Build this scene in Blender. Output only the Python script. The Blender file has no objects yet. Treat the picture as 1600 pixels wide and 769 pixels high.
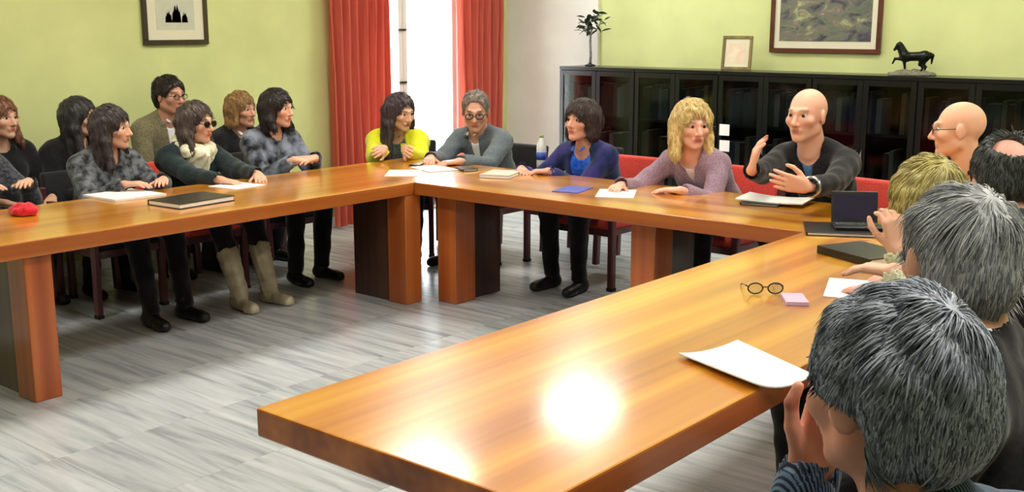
import bpy, bmesh, math, random
import numpy as np
from mathutils import Vector, Matrix

random.seed(7); np.random.seed(7)
S = bpy.context.scene
COL = S.collection
PI = math.pi

# ------------------------------------------------------------------ camera
IMW, IMH, FPX = 1600.0, 769.0, 1722.0
CAM_H, CAM_YAW, CAM_PITCH = 1.68, math.radians(39.8), math.atan(347 / 1722.0)
cd = bpy.data.cameras.new('camera'); cam = bpy.data.objects.new('camera', cd); COL.objects.link(cam)
cd.sensor_width = 36.0; cd.lens = FPX / IMW * 36.0; cd.clip_start = 0.05; cd.clip_end = 200
cam.location = (0, 0, CAM_H)
cam.rotation_euler = (PI / 2 - CAM_PITCH, 0, CAM_YAW)
S.camera = cam

# ------------------------------------------------------------------ world, exposure
w = bpy.data.worlds.new('overcast_sky'); S.world = w; w.use_nodes = True
bg = w.node_tree.nodes['Background']
bg.inputs[0].default_value = (0.93, 0.97, 1.0, 1); bg.inputs[1].default_value = 9.0
S.view_settings.view_transform = 'Standard'; S.view_settings.look = 'None'
S.view_settings.gamma = 1.0; S.view_settings.use_curve_mapping = False
S.view_settings.exposure = 0.0
LAMP_STRENGTH = 30.0

# ------------------------------------------------------------------ materials
def lin(c):
    return tuple((x / 255 / 12.92) if x / 255 <= 0.04045 else ((x / 255 + 0.055) / 1.055) ** 2.4 for x in c)

def nmat(name):
    m = bpy.data.materials.new(name); m.use_nodes = True
    nt = m.node_tree; b = nt.nodes['Principled BSDF']
    return m, nt, b

def node(nt, t, **kw):
    n = nt.nodes.new(t)
    for k, v in kw.items():
        if k in n.inputs: n.inputs[k].default_value = v
        else: setattr(n, k, v)
    return n

def mapped(nt, scale, rot=(0, 0, 0)):
    tc = node(nt, 'ShaderNodeTexCoord'); mp = node(nt, 'ShaderNodeMapping')
    mp.inputs['Scale'].default_value = scale; mp.inputs['Rotation'].default_value = rot
    nt.links.new(tc.outputs['Object'], mp.inputs['Vector']); return mp

def ramp(nt, stops):
    r = node(nt, 'ShaderNodeValToRGB'); e = r.color_ramp.elements
    while len(e) < len(stops): e.new(0.5)
    for i, (p, c) in enumerate(stops): e[i].position = p; e[i].color = (*lin(c), 1)
    return r

def plain(name, c, rough=0.5, metal=0.0, var=0.0, scale=20.0, bump=0.0, coat=0.0, spec=0.5):
    m, nt, b = nmat(name)
    b.inputs['Roughness'].default_value = rough; b.inputs['Metallic'].default_value = metal
    b.inputs['Base Color'].default_value = (*lin(c), 1); b.inputs['Coat Weight'].default_value = coat
    b.inputs['Specular IOR Level'].default_value = spec
    if var > 0 or bump > 0:
        mp = mapped(nt, (1, 1, 1)); n = node(nt, 'ShaderNodeTexNoise', Scale=scale, Detail=4.0)
        nt.links.new(mp.outputs[0], n.inputs['Vector'])
        if var > 0:
            d = tuple(max(0, x * (1 - var)) for x in c); u = tuple(min(255, x * (1 + var)) for x in c)
            r = ramp(nt, [(0.3, d), (0.7, u)]); nt.links.new(n.outputs['Fac'], r.inputs[0])
            nt.links.new(r.outputs[0], b.inputs['Base Color'])
        if bump > 0:
            bp = node(nt, 'ShaderNodeBump', Strength=bump, Distance=0.004)
            nt.links.new(n.outputs['Fac'], bp.inputs['Height']); nt.links.new(bp.outputs[0], b.inputs['Normal'])
    return m

def wood(name, dark, mid, light, along, rough=0.2, coat=0.6):
    """veneer with the grain running along axis 'along' of the object"""
    m, nt, b = nmat(name)
    sc = [7.0, 7.0, 7.0]; sc[along] = 0.12
    mp = mapped(nt, tuple(sc)); n = node(nt, 'ShaderNodeTexNoise', Scale=1.0, Detail=2.0)
    nt.links.new(mp.outputs[0], n.inputs['Vector'])
    sc2 = [26.0, 26.0, 26.0]; sc2[along] = 0.5
    mp2 = mapped(nt, tuple(sc2)); n2 = node(nt, 'ShaderNodeTexNoise', Scale=1.0, Detail=1.0)
    nt.links.new(mp2.outputs[0], n2.inputs['Vector'])
    mx = node(nt, 'ShaderNodeMix'); mx.data_type = 'FLOAT'; mx.inputs[0].default_value = 0.25
    nt.links.new(n.outputs['Fac'], mx.inputs[2]); nt.links.new(n2.outputs['Fac'], mx.inputs[3])
    r = ramp(nt, [(0.32, dark), (0.5, mid), (0.66, light)])
    nt.links.new(mx.outputs[0], r.inputs[0]); nt.links.new(r.outputs[0], b.inputs['Base Color'])
    b.inputs['Roughness'].default_value = rough; b.inputs['Coat Weight'].default_value = coat
    b.inputs['Coat Roughness'].default_value = 0.13
    return m

def cloth(name, a, b_, scale=90.0, rough=0.9, bump=0.25, kind='noise', sheen=0.2):
    m, nt, b = nmat(name)
    mp = mapped(nt, (1, 1, 1))
    if kind == 'stripe':
        n = node(nt, 'ShaderNodeTexWave', Scale=scale, Distortion=1.0); out = n.outputs['Fac']
    elif kind == 'blotch':
        n = node(nt, 'ShaderNodeTexVoronoi', Scale=scale); out = n.outputs['Distance']
    else:
        n = node(nt, 'ShaderNodeTexNoise', Scale=scale, Detail=3.0); out = n.outputs['Fac']
    nt.links.new(mp.outputs[0], n.inputs['Vector'])
    r = ramp(nt, [(0.35, a), (0.62, b_)]); nt.links.new(out, r.inputs[0])
    nt.links.new(r.outputs[0], b.inputs['Base Color'])
    b.inputs['Roughness'].default_value = rough; b.inputs['Sheen Weight'].default_value = sheen
    b.inputs['Specular IOR Level'].default_value = 0.2
    fn = node(nt, 'ShaderNodeTexNoise', Scale=28.0, Detail=4.0); nt.links.new(mp.outputs[0], fn.inputs['Vector'])
    bp = node(nt, 'ShaderNodeBump', Strength=bump, Distance=0.01)
    nt.links.new(fn.outputs['Fac'], bp.inputs['Height']); nt.links.new(bp.outputs[0], b.inputs['Normal'])
    return m

def attr_mat(name, rough, sss=0.0, spec=0.5, bump=0.0):
    m, nt, b = nmat(name)
    a = node(nt, 'ShaderNodeVertexColor', layer_name='Col'); nt.links.new(a.outputs[0], b.inputs['Base Color'])
    b.inputs['Roughness'].default_value = rough; b.inputs['Specular IOR Level'].default_value = spec
    if sss: 
        b.inputs['Subsurface Weight'].default_value = sss; b.inputs['Subsurface Radius'].default_value = (0.01, 0.004, 0.002)
        b.inputs['Subsurface Scale'].default_value = 0.5
    return m

def emit(name, c, st):
    m = bpy.data.materials.new(name); m.use_nodes = True; nt = m.node_tree; nt.nodes.clear()
    e = node(nt, 'ShaderNodeEmission'); e.inputs[0].default_value = (*lin(c), 1); e.inputs[1].default_value = st
    o = node(nt, 'ShaderNodeOutputMaterial'); nt.links.new(e.outputs[0], o.inputs[0]); return m

def glass(name, tint, alpha):
    """thin pane: mostly see-through, with a weak reflection"""
    m = bpy.data.materials.new(name); m.use_nodes = True; nt = m.node_tree; nt.nodes.clear()
    t = node(nt, 'ShaderNodeBsdfTransparent'); t.inputs[0].default_value = (*lin(tint), 1)
    g = node(nt, 'ShaderNodeBsdfGlossy'); g.inputs['Roughness'].default_value = 0.06
    mx = node(nt, 'ShaderNodeMixShader'); o = node(nt, 'ShaderNodeOutputMaterial'); mx.inputs[0].default_value = alpha
    nt.links.new(t.outputs[0], mx.inputs[1]); nt.links.new(g.outputs[0], mx.inputs[2])
    nt.links.new(mx.outputs[0], o.inputs[0]); return m

M = {}
M['wall'] = plain('lime_paint', (212, 219, 152), 0.75, var=0.03, scale=2.5)
M['white_wall'] = plain('white_paint', (232, 230, 222), 0.7, var=0.02, scale=3)
M['ceiling'] = plain('ceiling_paint', (240, 240, 234), 0.85)
M['lamp'] = emit('lamp_diffuser', (255, 250, 238), LAMP_STRENGTH)
M['white_metal'] = plain('white_metal', (232, 232, 230), 0.4)
M['pane'] = glass('clear_pane', (250, 252, 252), 0.05)
M['dark_glass'] = glass('smoked_glass', (190, 196, 196), 0.035)
M['dark_metal'] = plain('dark_metal', (60, 60, 62), 0.4, 0.6)
M['chrome'] = plain('brushed_steel', (190, 190, 192), 0.25, 1.0)
M['table_x'] = wood('table_veneer_x', (166, 90, 10), (208, 134, 22), (228, 170, 42), 0, 0.3, 1.0)
M['table_y'] = wood('table_veneer_y', (166, 90, 10), (208, 134, 22), (228, 170, 42), 1, 0.3, 1.0)
M['edge_x'] = wood('table_edge_x', (128, 62, 26), (172, 92, 34), (206, 124, 50), 0, 0.3, 0.3)
M['edge_y'] = wood('table_edge_y', (128, 62, 26), (172, 92, 34), (206, 124, 50), 1, 0.3, 0.3)
M['post'] = wood('leg_post_wood', (132, 58, 24), (172, 86, 36), (196, 110, 50), 2, 0.3, 0.4)
M['panel'] = wood('leg_panel_wood', (56, 34, 26), (74, 46, 36), (92, 60, 46), 2, 0.35, 0.3)
M['red_fabric'] = cloth('red_upholstery', (186, 52, 44), (214, 78, 66), 160, 0.85, 0.1)
M['black_fabric'] = cloth('black_upholstery', (20, 20, 22), (34, 34, 36), 160, 0.8, 0.1)
M['chair_wood'] = wood('chair_wood', (58, 26, 34), (86, 40, 48), (104, 54, 58), 2, 0.35, 0.3)
M['rubber'] = plain('black_rubber', (18, 18, 18), 0.7)
M['case'] = plain('black_lacquer', (16, 18, 18), 0.25, var=0.2, scale=3)
M['case_in'] = plain('bookcase_interior', (40, 42, 42), 0.6)
M['curtain'] = None
M['paper'] = plain('white_paper', (244, 243, 240), 0.6, var=0.01, scale=30)
M['black_plastic'] = plain('black_plastic', (20, 20, 22), 0.3)
M['bronze'] = plain('dark_bronze', (26, 28, 22), 0.3, 0.7, var=0.3, scale=12)
M['stone'] = plain('grey_stone', (110, 108, 92), 0.6, var=0.25, scale=40, bump=0.4)
M['leaf'] = plain('dark_leaf', (34, 54, 30), 0.35, var=0.3, scale=30)
M['stem'] = plain('grey_stem', (120, 118, 116), 0.6, var=0.2, scale=60, bump=0.5)
M['frame_dark'] = wood('dark_frame_wood', (34, 24, 14), (50, 36, 20), (66, 48, 28), 2, 0.35, 0.3)
M['frame_red'] = wood('mahogany_frame', (66, 28, 18), (88, 40, 26), (104, 52, 34), 0, 0.35, 0.3)
M['frame_gold'] = wood('olive_gilt_frame', (90, 76, 30), (118, 98, 44), (142, 122, 66), 2, 0.4, 0.2)
M['mat'] = plain('mat_board', (226, 222, 196), 0.8)

# translucent curtain
def curtain_mat():
    m, nt, b = nmat('salmon_curtain'); b.inputs['Roughness'].default_value = 0.9
    mp = mapped(nt, (1, 1, 0.05)); n = node(nt, 'ShaderNodeTexNoise', Scale=40.0, Detail=3.0)
    nt.links.new(mp.outputs[0], n.inputs['Vector'])
    r = ramp(nt, [(0.3, (206, 92, 80)), (0.7, (226, 118, 96))]); nt.links.new(n.outputs['Fac'], r.inputs[0])
    nt.links.new(r.outputs[0], b.inputs['Base Color'])
    t = node(nt, 'ShaderNodeBsdfTranslucent'); nt.links.new(r.outputs[0], t.inputs[0])
    mx = node(nt, 'ShaderNodeMixShader'); mx.inputs[0].default_value = 0.25
    nt.links.new(b.outputs[0], mx.inputs[1]); nt.links.new(t.outputs[0], mx.inputs[2])
    nt.links.new(mx.outputs[0], nt.nodes['Material Output'].inputs[0]); return m
M['curtain'] = curtain_mat()

def floor_mat():
    m, nt, b = nmat('grey_stone_tile')
    tc = node(nt, 'ShaderNodeTexCoord'); oi = node(nt, 'ShaderNodeObjectInfo')
    va = node(nt, 'ShaderNodeVectorMath', operation='ADD'); vs = node(nt, 'ShaderNodeVectorMath', operation='SCALE'); vs.inputs[3].default_value = 17.0
    cmb = node(nt, 'ShaderNodeCombineXYZ')
    for i in range(3): nt.links.new(oi.outputs['Random'], cmb.inputs[i])
    nt.links.new(cmb.outputs[0], vs.inputs[0]); nt.links.new(tc.outputs['Object'], va.inputs[0]); nt.links.new(vs.outputs[0], va.inputs[1])
    mp = node(nt, 'ShaderNodeMapping'); mp.inputs['Scale'].default_value = (1.3, 16, 1); nt.links.new(va.outputs[0], mp.inputs[0])
    n = node(nt, 'ShaderNodeTexNoise', Scale=1.0, Detail=5.0, Roughness=0.6, Distortion=0.4); nt.links.new(mp.outputs[0], n.inputs['Vector'])
    r = ramp(nt, [(0.25, (132, 139, 144)), (0.5, (187, 193, 197)), (0.72, (211, 215, 217))]); nt.links.new(n.outputs['Fac'], r.inputs[0])
    hs = node(nt, 'ShaderNodeHueSaturation'); mr = node(nt, 'ShaderNodeMapRange'); mr.inputs[3].default_value = 0.88; mr.inputs[4].default_value = 1.06
    nt.links.new(oi.outputs['Random'], mr.inputs[0]); nt.links.new(mr.outputs[0], hs.inputs['Value']); nt.links.new(r.outputs[0], hs.inputs['Color'])
    nt.links.new(hs.outputs[0], b.inputs['Base Color']); b.inputs['Roughness'].default_value = 0.22
    b.inputs['Specular IOR Level'].default_value = 0.5
    return m
M['floor'] = floor_mat()
M['grout'] = plain('grout', (150, 152, 150), 0.8)

# ------------------------------------------------------------------ object helpers
def tag(o, label=None, cat=None, group=None, kind=None):
    if label: o['label'] = label
    if cat: o['category'] = cat
    if group: o['group'] = group
    if kind: o['kind'] = kind
    return o

def empty(name, loc=(0, 0, 0), rz=0.0, label=None, cat=None, group=None):
    o = bpy.data.objects.new(name, None); COL.objects.link(o); o.empty_display_size = 0.1
    o.location = loc; o.rotation_euler = (0, 0, rz); return tag(o, label, cat, group)

def link(name, me, mat, parent=None, smooth=False, loc=None):
    o = bpy.data.objects.new(name, me); COL.objects.link(o)
    if mat is not None and not me.materials:
        for m in (mat if isinstance(mat, (list, tuple)) else [mat]): me.materials.append(m)
    if parent: o.parent = parent
    if loc: o.location = loc
    if smooth: me.shade_smooth()
    return o

def bm_obj(name, bm, mat, parent=None, smooth=False, loc=None):
    me = bpy.data.meshes.new(name); bm.to_mesh(me); bm.free(); return link(name, me, mat, parent, smooth, loc)

def bx(bm, lo, hi, bev=0.0, seg=2, mat=0):
    r = bmesh.ops.create_cube(bm, size=1.0); vs = r['verts']
    for v in vs:
        v.co = Vector([lo[i] + (v.co[i] + 0.5) * (hi[i] - lo[i]) for i in range(3)])
    fs = set(f for v in vs for f in v.link_faces)
    for f in fs: f.material_index = mat
    if bev > 0:
        es = list(set(e for v in vs for e in v.link_edges))
        bmesh.ops.bevel(bm, geom=es, offset=bev, segments=seg, affect='EDGES', profile=0.5)
    return vs

def box(name, lo, hi, mat, parent=None, bev=0.0, seg=2, loc=None):
    bm = bmesh.new(); bx(bm, lo, hi, bev, seg); return bm_obj(name, bm, mat, parent, False, loc)

def tube(bm, pts, rad, n=8, closed=False):
    pts = [Vector(p) for p in pts]; rads = rad if isinstance(rad, (list, tuple)) else [rad] * len(pts)
    rings = []; up = None
    for i, p in enumerate(pts):
        a = pts[i - 1] if (i > 0 or closed) else p; b = pts[(i + 1) % len(pts)] if (i < len(pts) - 1 or closed) else p
        t = (b - a).normalized()
        if up is None: up = t.orthogonal().normalized()
        up = (up - t * up.dot(t)).normalized(); s = t.cross(up)
        rings.append([bm.verts.new(p + (up * math.cos(2 * PI * k / n) + s * math.sin(2 * PI * k / n)) * rads[i]) for k in range(n)])
    R = len(rings)
    for i in range(R if closed else R - 1):
        A, B = rings[i], rings[(i + 1) % R]
        for k in range(n): bm.faces.new((A[k], A[(k + 1) % n], B[(k + 1) % n], B[k]))
    if not closed:
        bm.faces.new(list(reversed(rings[0]))); bm.faces.new(rings[-1])

def lathe(bm, prof, n=20, c=(0, 0, 0)):
    rings = [[bm.verts.new((c[0] + r * math.cos(2 * PI * k / n), c[1] + r * math.sin(2 * PI * k / n), c[2] + z)) for k in range(n)] for r, z in prof]
    for A, B in zip(rings, rings[1:]):
        for k in range(n): bm.faces.new((A[k], A[(k + 1) % n], B[(k + 1) % n], B[k]))
    bm.faces.new(list(reversed(rings[0]))); bm.faces.new(rings[-1])

def copy_tree(o, parent=None):
    c = o.copy(); COL.objects.link(c); c.parent = parent
    for ch in o.children: copy_tree(ch, c)
    return c

# ------------------------------------------------------------------ camera maths (to read places off the photograph's layout)
_fw = np.array([-math.sin(CAM_YAW) * math.cos(CAM_PITCH), math.cos(CAM_YAW) * math.cos(CAM_PITCH), -math.sin(CAM_PITCH)])
_rt = np.array([math.cos(CAM_YAW), math.sin(CAM_YAW), 0.0]); _up = np.cross(_rt, _fw); _c = np.array([0, 0, CAM_H])
def ray(x, y): return _fw + _rt * (x - 800) / FPX - _up * (y - 384.5) / FPX
def at_z(x, y, z): d = ray(x, y); return _c + d * ((z - CAM_H) / d[2])
def at_depth(x, y, dep): return _c + ray(x, y) * dep

# ------------------------------------------------------------------ room
WX, WY = -7.0, 8.35           # left wall, back wall
RX, FY, CZ = 3.2, -5.0, 3.0   # right wall, front wall, ceiling
WIN = (6.25, 7.75, 2.55)      # french window in the left wall: y0, y1, top

floor = box('floor', (WX - 0.2, FY - 0.2, -0.10), (RX + 0.2, WY + 0.2, -0.008), M['grout']); tag(floor, 'grey stone tiled floor', kind='structure')
tw, tl = 0.60, 0.60
bmt = bmesh.new(); bx(bmt, (0.0008, 0.0008, -0.008), (tl - 0.0008, tw - 0.0008, 0.0), 0.0006, 1)
tile_me = bpy.data.meshes.new('floor_tile'); bmt.to_mesh(tile_me); bmt.free(); tile_me.materials.append(M['floor'])
nx, ny = 14, 18
oy = 2.597 - tw * 8   # tiles laid where the place is seen; plain slabs of the same stone continue behind the viewer
for i in range(nx):
    for j in range(ny + 1):
        x0, y0 = WX + i * tl, oy + j * tw
        if y0 > WY: continue
        link('floor_tile', tile_me, None, floor, loc=(x0, y0, 0))

box('stone_slab', (WX, FY, -0.008), (RX, oy, 0.0), M['floor'], floor); box('stone_slab', (WX + nx * tl, oy, -0.008), (RX, WY, 0.0), M['floor'], floor)
bm = bmesh.new()
bx(bm, (WX - 0.25, FY - 0.2, -0.1), (WX, WIN[0], CZ)); bx(bm, (WX - 0.25, WIN[1], -0.1), (WX, WY + 0.2, CZ)); bx(bm, (WX - 0.25, WIN[0], WIN[2]), (WX, WIN[1], CZ))
tag(bm_obj('wall_left', bm, M['wall']), 'lime green painted wall', kind='structure')
tag(box('wall_back', (WX, WY, -0.1), (RX, WY + 0.2, CZ), M['wall']), 'lime green painted wall behind the bookcases', kind='structure')
tag(box('wall_right', (RX, FY - 0.2, -0.1), (RX + 0.2, WY + 0.2, CZ), M['wall']), kind='structure')
tag(box('wall_front', (WX, FY - 0.2, -0.1), (RX, FY, CZ), M['wall']), kind='structure')
tag(box('ceiling', (WX - 0.25, FY - 0.2, CZ), (RX + 0.2, WY + 0.2, CZ + 0.15), M['ceiling']), kind='structure')
tag(box('wall_corner', (WX, WY - 0.03, 0), (-5.92, WY, CZ), M['white_wall']), 'white painted strip of wall in the corner', kind='structure')
tag(box('baseboard_left', (WX, FY, 0), (WX + 0.015, WIN[0] - 0.05, 0.09), M['white_metal'], bev=0.004), kind='structure')
tag(box('baseboard_back', (-5.92, WY - 0.015, 0), (RX, WY, 0.09), M['white_metal'], bev=0.004), kind='structure')

# french window
win = empty('window_1', (WX - 0.12, 0.5 * (WIN[0] + WIN[1]), 0)); tag(win, 'tall white french window', kind='structure')
hw = 0.5 * (WIN[1] - WIN[0])
bm = bmesh.new()
bx(bm, (-0.05, -hw, 0), (0.05, -hw + 0.06, WIN[2])); bx(bm, (-0.05, hw - 0.06, 0), (0.05, hw, WIN[2])); bx(bm, (-0.05, -hw, WIN[2] - 0.06), (0.05, hw, WIN[2]))
bx(bm, (-0.05, -hw, 0), (0.05, hw, 0.03))
bm_obj('window_frame', bm, M['white_metal'], win)
for s in (-1, 1):
    y0, y1 = (-hw + 0.06, -0.002) if s < 0 else (0.002, hw - 0.06)
    bm = bmesh.new()
    bx(bm, (-0.02, y0, 0.035), (0.03, y0 + 0.05, WIN[2] - 0.065)); bx(bm, (-0.02, y1 - 0.05, 0.035), (0.03, y1, WIN[2] - 0.065))
    bx(bm, (-0.02, y0, 0.035), (0.03, y1, 0.12)); bx(bm, (-0.02, y0, WIN[2] - 0.12), (0.03, y1, WIN[2] - 0.065))
    sash = bm_obj('window_sash', bm, M['white_metal'], win)
    box('pane', (0.0, y0 + 0.05, 0.12), (0.006, y1 - 0.05, WIN[2] - 0.12), M['pane'], sash)
for z in (1.63, 1.17):
    bm = bmesh.new(); bx(bm, (0.03, -0.06, z - 0.009), (0.05, 0.03, z + 0.009), 0.004)
    bm_obj('window_latch', bm, M['dark_metal'], win)

# curtains and rod
def curtain(y0, y1, label, seed):
    rnd = random.Random(seed); n = 90; bm = bmesh.new(); zs = [0.03, 0.6, 1.2, 1.8, 2.4, 2.68]
    ph = rnd.random() * 6; folds = max(4, int((y1 - y0) / 0.085)); rows = []
    for side in (0, 1):
        for zi, z in enumerate(zs):
            row = []
            for i in range(n + 1):
                t = i / n; a = 0.05 + 0.012 * math.sin(zi * 1.3 + t * 5)
                x = a * math.sin(t * folds * 2 * PI + ph + 0.25 * math.sin(zi + t * 9)) + 0.012 * math.sin(t * 31 + zi)
                row.append(bm.verts.new((WX + 0.12 + x + (0.004 if side else 0), y0 + t * (y1 - y0), z)))
            rows.append(row)
    k = len(zs)
    for s in (0, 1):
        for r in range(k - 1):
            A, B = rows[s * k + r], rows[s * k + r + 1]
            for i in range(n): bm.faces.new((A[i], A[i + 1], B[i + 1], B[i]))
    tag(bm_obj('curtain', bm, M['curtain'], smooth=True), label, 'curtain')
curtain(5.96, 6.60, 'salmon red pleated curtain hanging on the picture side of the window', 1)
curtain(7.50, 8.12, 'salmon red pleated curtain hanging between window and room corner', 2)
bm = bmesh.new(); tube(bm, [(WX + 0.12, 5.8, 2.72), (WX + 0.12, 8.3, 2.72)], 0.018, 12)
for y in (5.78, 8.3): lathe(bm, [(0.0, -0.03), (0.03, -0.015), (0.03, 0.015), (0.0, 0.03)], 12, (WX + 0.12, y, 2.72))
for y in (5.9, 8.2): tube(bm, [(WX, y, 2.72), (WX + 0.12, y, 2.72)], 0.008, 8)
tag(bm_obj('curtain_rod', bm, M['dark_metal']), 'dark curtain rod above the window', 'curtain rod')

# ceiling lamps
for x in (-5.12, -2.6, -0.1):
    for y in (7.05, 5.2, 3.35, 1.5):
        if True:
            r = empty('ceiling_light', (x, y, CZ), 0, 'square flat ceiling light panel', 'ceiling light', 'ceiling light panels')
            bm = bmesh.new()
            for a in ((-0.30, -0.30, 0.30, -0.275), (-0.30, 0.275, 0.30, 0.30), (-0.30, -0.275, -0.275, 0.275), (0.275, -0.275, 0.30, 0.275)):
                bx(bm, (a[0], a[1], -0.05), (a[2], a[3], 0.0))
            bm_obj('lamp_frame', bm, M['white_metal'], r)
            box('lamp_diffuser', (-0.274, -0.274, -0.045), (0.274, 0.274, -0.03), M['lamp'], r)

# ------------------------------------------------------------------ tables
TZ, TT = 0.75, 0.075
def slab(name, x0, x1, y0, y1, along, parent):
    m = M['table_x'] if along == 0 else M['table_y']; e = M['edge_x'] if along == 0 else M['edge_y']
    bm = bmesh.new(); bx(bm, (x0, y0, TZ - TT), (x1, y1, TZ), 0.006, 2)
    for f in bm.faces:
        f.material_index = 0 if f.normal.z > 0.9 else 1
    return bm_obj(name, bm, [m, e], parent)

def leg_along_x(parent, x0, x1, yc, front):   # panel stretching along x, post at its inner end (front = +1: post at x1)
    if front > 0: p0, p1, q0, q1 = x1 - 0.16, x1, x0, x1 - 0.16
    else: p0, p1, q0, q1 = x0, x0 + 0.16, x0 + 0.16, x1
    pn = box('leg_panel', (q0, yc - 0.045, 0.0), (q1, yc + 0.045, TZ - TT), M['panel'], parent)
    box('leg_post', (p0, yc - 0.065, 0.0), (p1, yc + 0.065, TZ - TT), M['post'], parent, 0.006)
def leg_along_y(parent, y0, y1, xc, th=0.065):
    box('leg_panel', (xc - 0.045, y0 + 0.18, 0.0), (xc + 0.045, y1, TZ - TT), M['panel'], parent)
    box('leg_post', (xc - th, y0, 0.0), (xc + th, y0 + 0.18, TZ - TT), M['post'], parent, 0.006)

IX_A, IY_B, IX_C, OX_C = -4.645, 4.655, -2.145, -1.255
ta = empty('conference_table', (0, 0, 0), 0, 'long orange wood table parallel to the green wall with curtains', 'table')
slab('table_top', -5.57, IX_A, 0.55, 5.52, 1, ta)
leg_along_x(ta, -5.14, -4.685, 2.33, 1); leg_along_x(ta, -5.14, -4.655, 4.655, 1)
tb = empty('conference_table', (0, 0, 0), 0, 'orange wood table parallel to the black bookcases', 'table')
slab('table_top', IX_A + 0.002, OX_C, IY_B, 5.52, 0, tb)
leg_along_y(tb, 4.79, 5.24, -4.51, 0.075); leg_along_y(tb, 4.79, 5.24, -3.10, 0.075)
tcn = empty('conference_table', (0, 0, 0), 0, 'orange wood table with bare front end and white booklet on it', 'table')
slab('table_top', IX_C, OX_C, 1.585, IY_B - 0.002, 1, tcn)
leg_along_x(tcn, IX_C + 0.13, OX_C - 0.40, 2.22, -1); leg_along_x(tcn, IX_C + 0.10, OX_C - 0.35, 4.3, -1)

# ------------------------------------------------------------------ bookcases with glass doors, and books
BY0, BH, BW = 7.95, 1.31, 0.80
def bookcase():
    r = empty('bookcase', (0, 0, 0)); bm = bmesh.new(); D = WY - 0.035 - BY0
    bx(bm, (0, 0.02, 0), (0.022, D, BH - 0.03)); bx(bm, (BW - 0.022, 0.02, 0), (BW, D, BH - 0.03)); bx(bm, (0.022, D - 0.012, 0), (BW - 0.022, D, BH - 0.03)); bx(bm, (0.022, 0.03, 0.0), (BW - 0.022, D - 0.012, 0.08))
    bm_obj('body', bm, M['case'], r)
    box('top_board', (-0.0, 0.0, BH - 0.03), (BW, D, BH), M['case'], r, 0.003)
    for z in (0.46, 0.86): box('shelf', (0.022, 0.05, z), (BW - 0.022, D - 0.012, z + 0.02), M['case_in'], r)
    for s in (0, 1):
        x0, x1 = (0.003, BW / 2 - 0.002) if s == 0 else (BW / 2 + 0.002, BW - 0.003); z0, z1 = 0.08, BH - 0.034; f = 0.042
        bm = bmesh.new()
        bx(bm, (x0, 0, z0), (x0 + f, 0.02, z1), 0.002, 1); bx(bm, (x1 - f, 0, z0), (x1, 0.02, z1), 0.002, 1)
        bx(bm, (x0 + f, 0, z0), (x1 - f, 0.02, z0 + f)); bx(bm, (x0 + f, 0, z1 - f), (x1 - f, 0.02, z1))
        d = bm_obj('door', bm, M['case'], r)
        box('pane', (x0 + f, 0.008, z0 + f), (x1 - f, 0.012, z1 - f), M['dark_glass'], d)
        hx = x1 - 0.02 if s == 0 else x0 + 0.02
        bm = bmesh.new(); tube(bm, [(hx, 0.0, 0.66), (hx, -0.02, 0.67), (hx, -0.02, 0.75), (hx, 0.0, 0.76)], 0.005, 8); bm_obj('handle', bm, M['chrome'], d)
    return r
bk_cols = [plain('book_cover_%d' % i, c, 0.6) for i, c in enumerate([(120, 116, 108), (74, 50, 40), (150, 148, 142), (60, 66, 74), (96, 84, 66), (48, 52, 48), (134, 110, 88), (84, 90, 92)])]
book_meshes = []; BKN = ['taupe', 'dark brown', 'light grey', 'slate blue', 'khaki', 'black-green', 'tan', 'blue-grey']
for i in range(8):
    h = random.uniform(0.25, 0.34); t = random.uniform(0.03, 0.055); dp = random.uniform(0.19, 0.24)
    bm = bmesh.new(); bx(bm, (0, 0, 0), (t, dp, h), 0.003, 1, 0); bx(bm, (0.004, 0.012, 0.004), (t - 0.004, dp + 0.0015, h + 0.0015), 0, 1, 1)
    me = bpy.data.meshes.new('book'); bm.to_mesh(me); bm.free(); me.materials.append(bk_cols[i]); me.materials.append(M['paper']); book_meshes.append((me, t, BKN[i]))
case0 = bookcase(); NC = 7; CX0 = -6.07
ords = ['first', 'second', 'third', 'fourth', 'fifth', 'sixth', 'seventh']
for k in range(NC):
    o = case0 if k == 0 else copy_tree(case0)
    o.location = (CX0 + k * (BW + 0.004), BY0, 0)
    tag(o, 'black glass-door bookcase, %s of the row counted from the white corner' % ords[k], 'bookcase', 'row of black bookcases')
    for z in (0.48, 0.88):
        x = o.location.x + 0.03; end = o.location.x + BW - 0.03
        while True:
            me, t, bn = random.choice(book_meshes)
            if x + t > end - (0.0 if random.random() < 0.9 else 0.1): break
            if random.random() < 0.12: x += random.uniform(0.03, 0.09); continue
            b = link('book', me, None, None, loc=(x, BY0 + 0.08, z)); x += t + 0.002
            tag(b, '%s book on the %s shelf of the %s black bookcase from the corner' % (bn, 'upper' if z > 0.8 else 'middle', ords[k]), 'book', 'books behind the bookcase glass')
# two paper notes taped on a bookcase door
for q, (px, py) in enumerate(((1132, 203), (1132, 228))):
    d = ray(px, py); p = _c + d * (BY0 / d[1])
    bm = bmesh.new(); bx(bm, (-0.045, -0.003, -0.045), (0.045, -0.0005, 0.045))
    tag(bm_obj('paper_note', bm, M['paper'], loc=(p[0], BY0 - 0.0005, p[2])), ('upper' if q == 0 else 'lower') + ' small white paper note stuck on the bookcase glass', 'note', 'paper notes on the bookcase')

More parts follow.
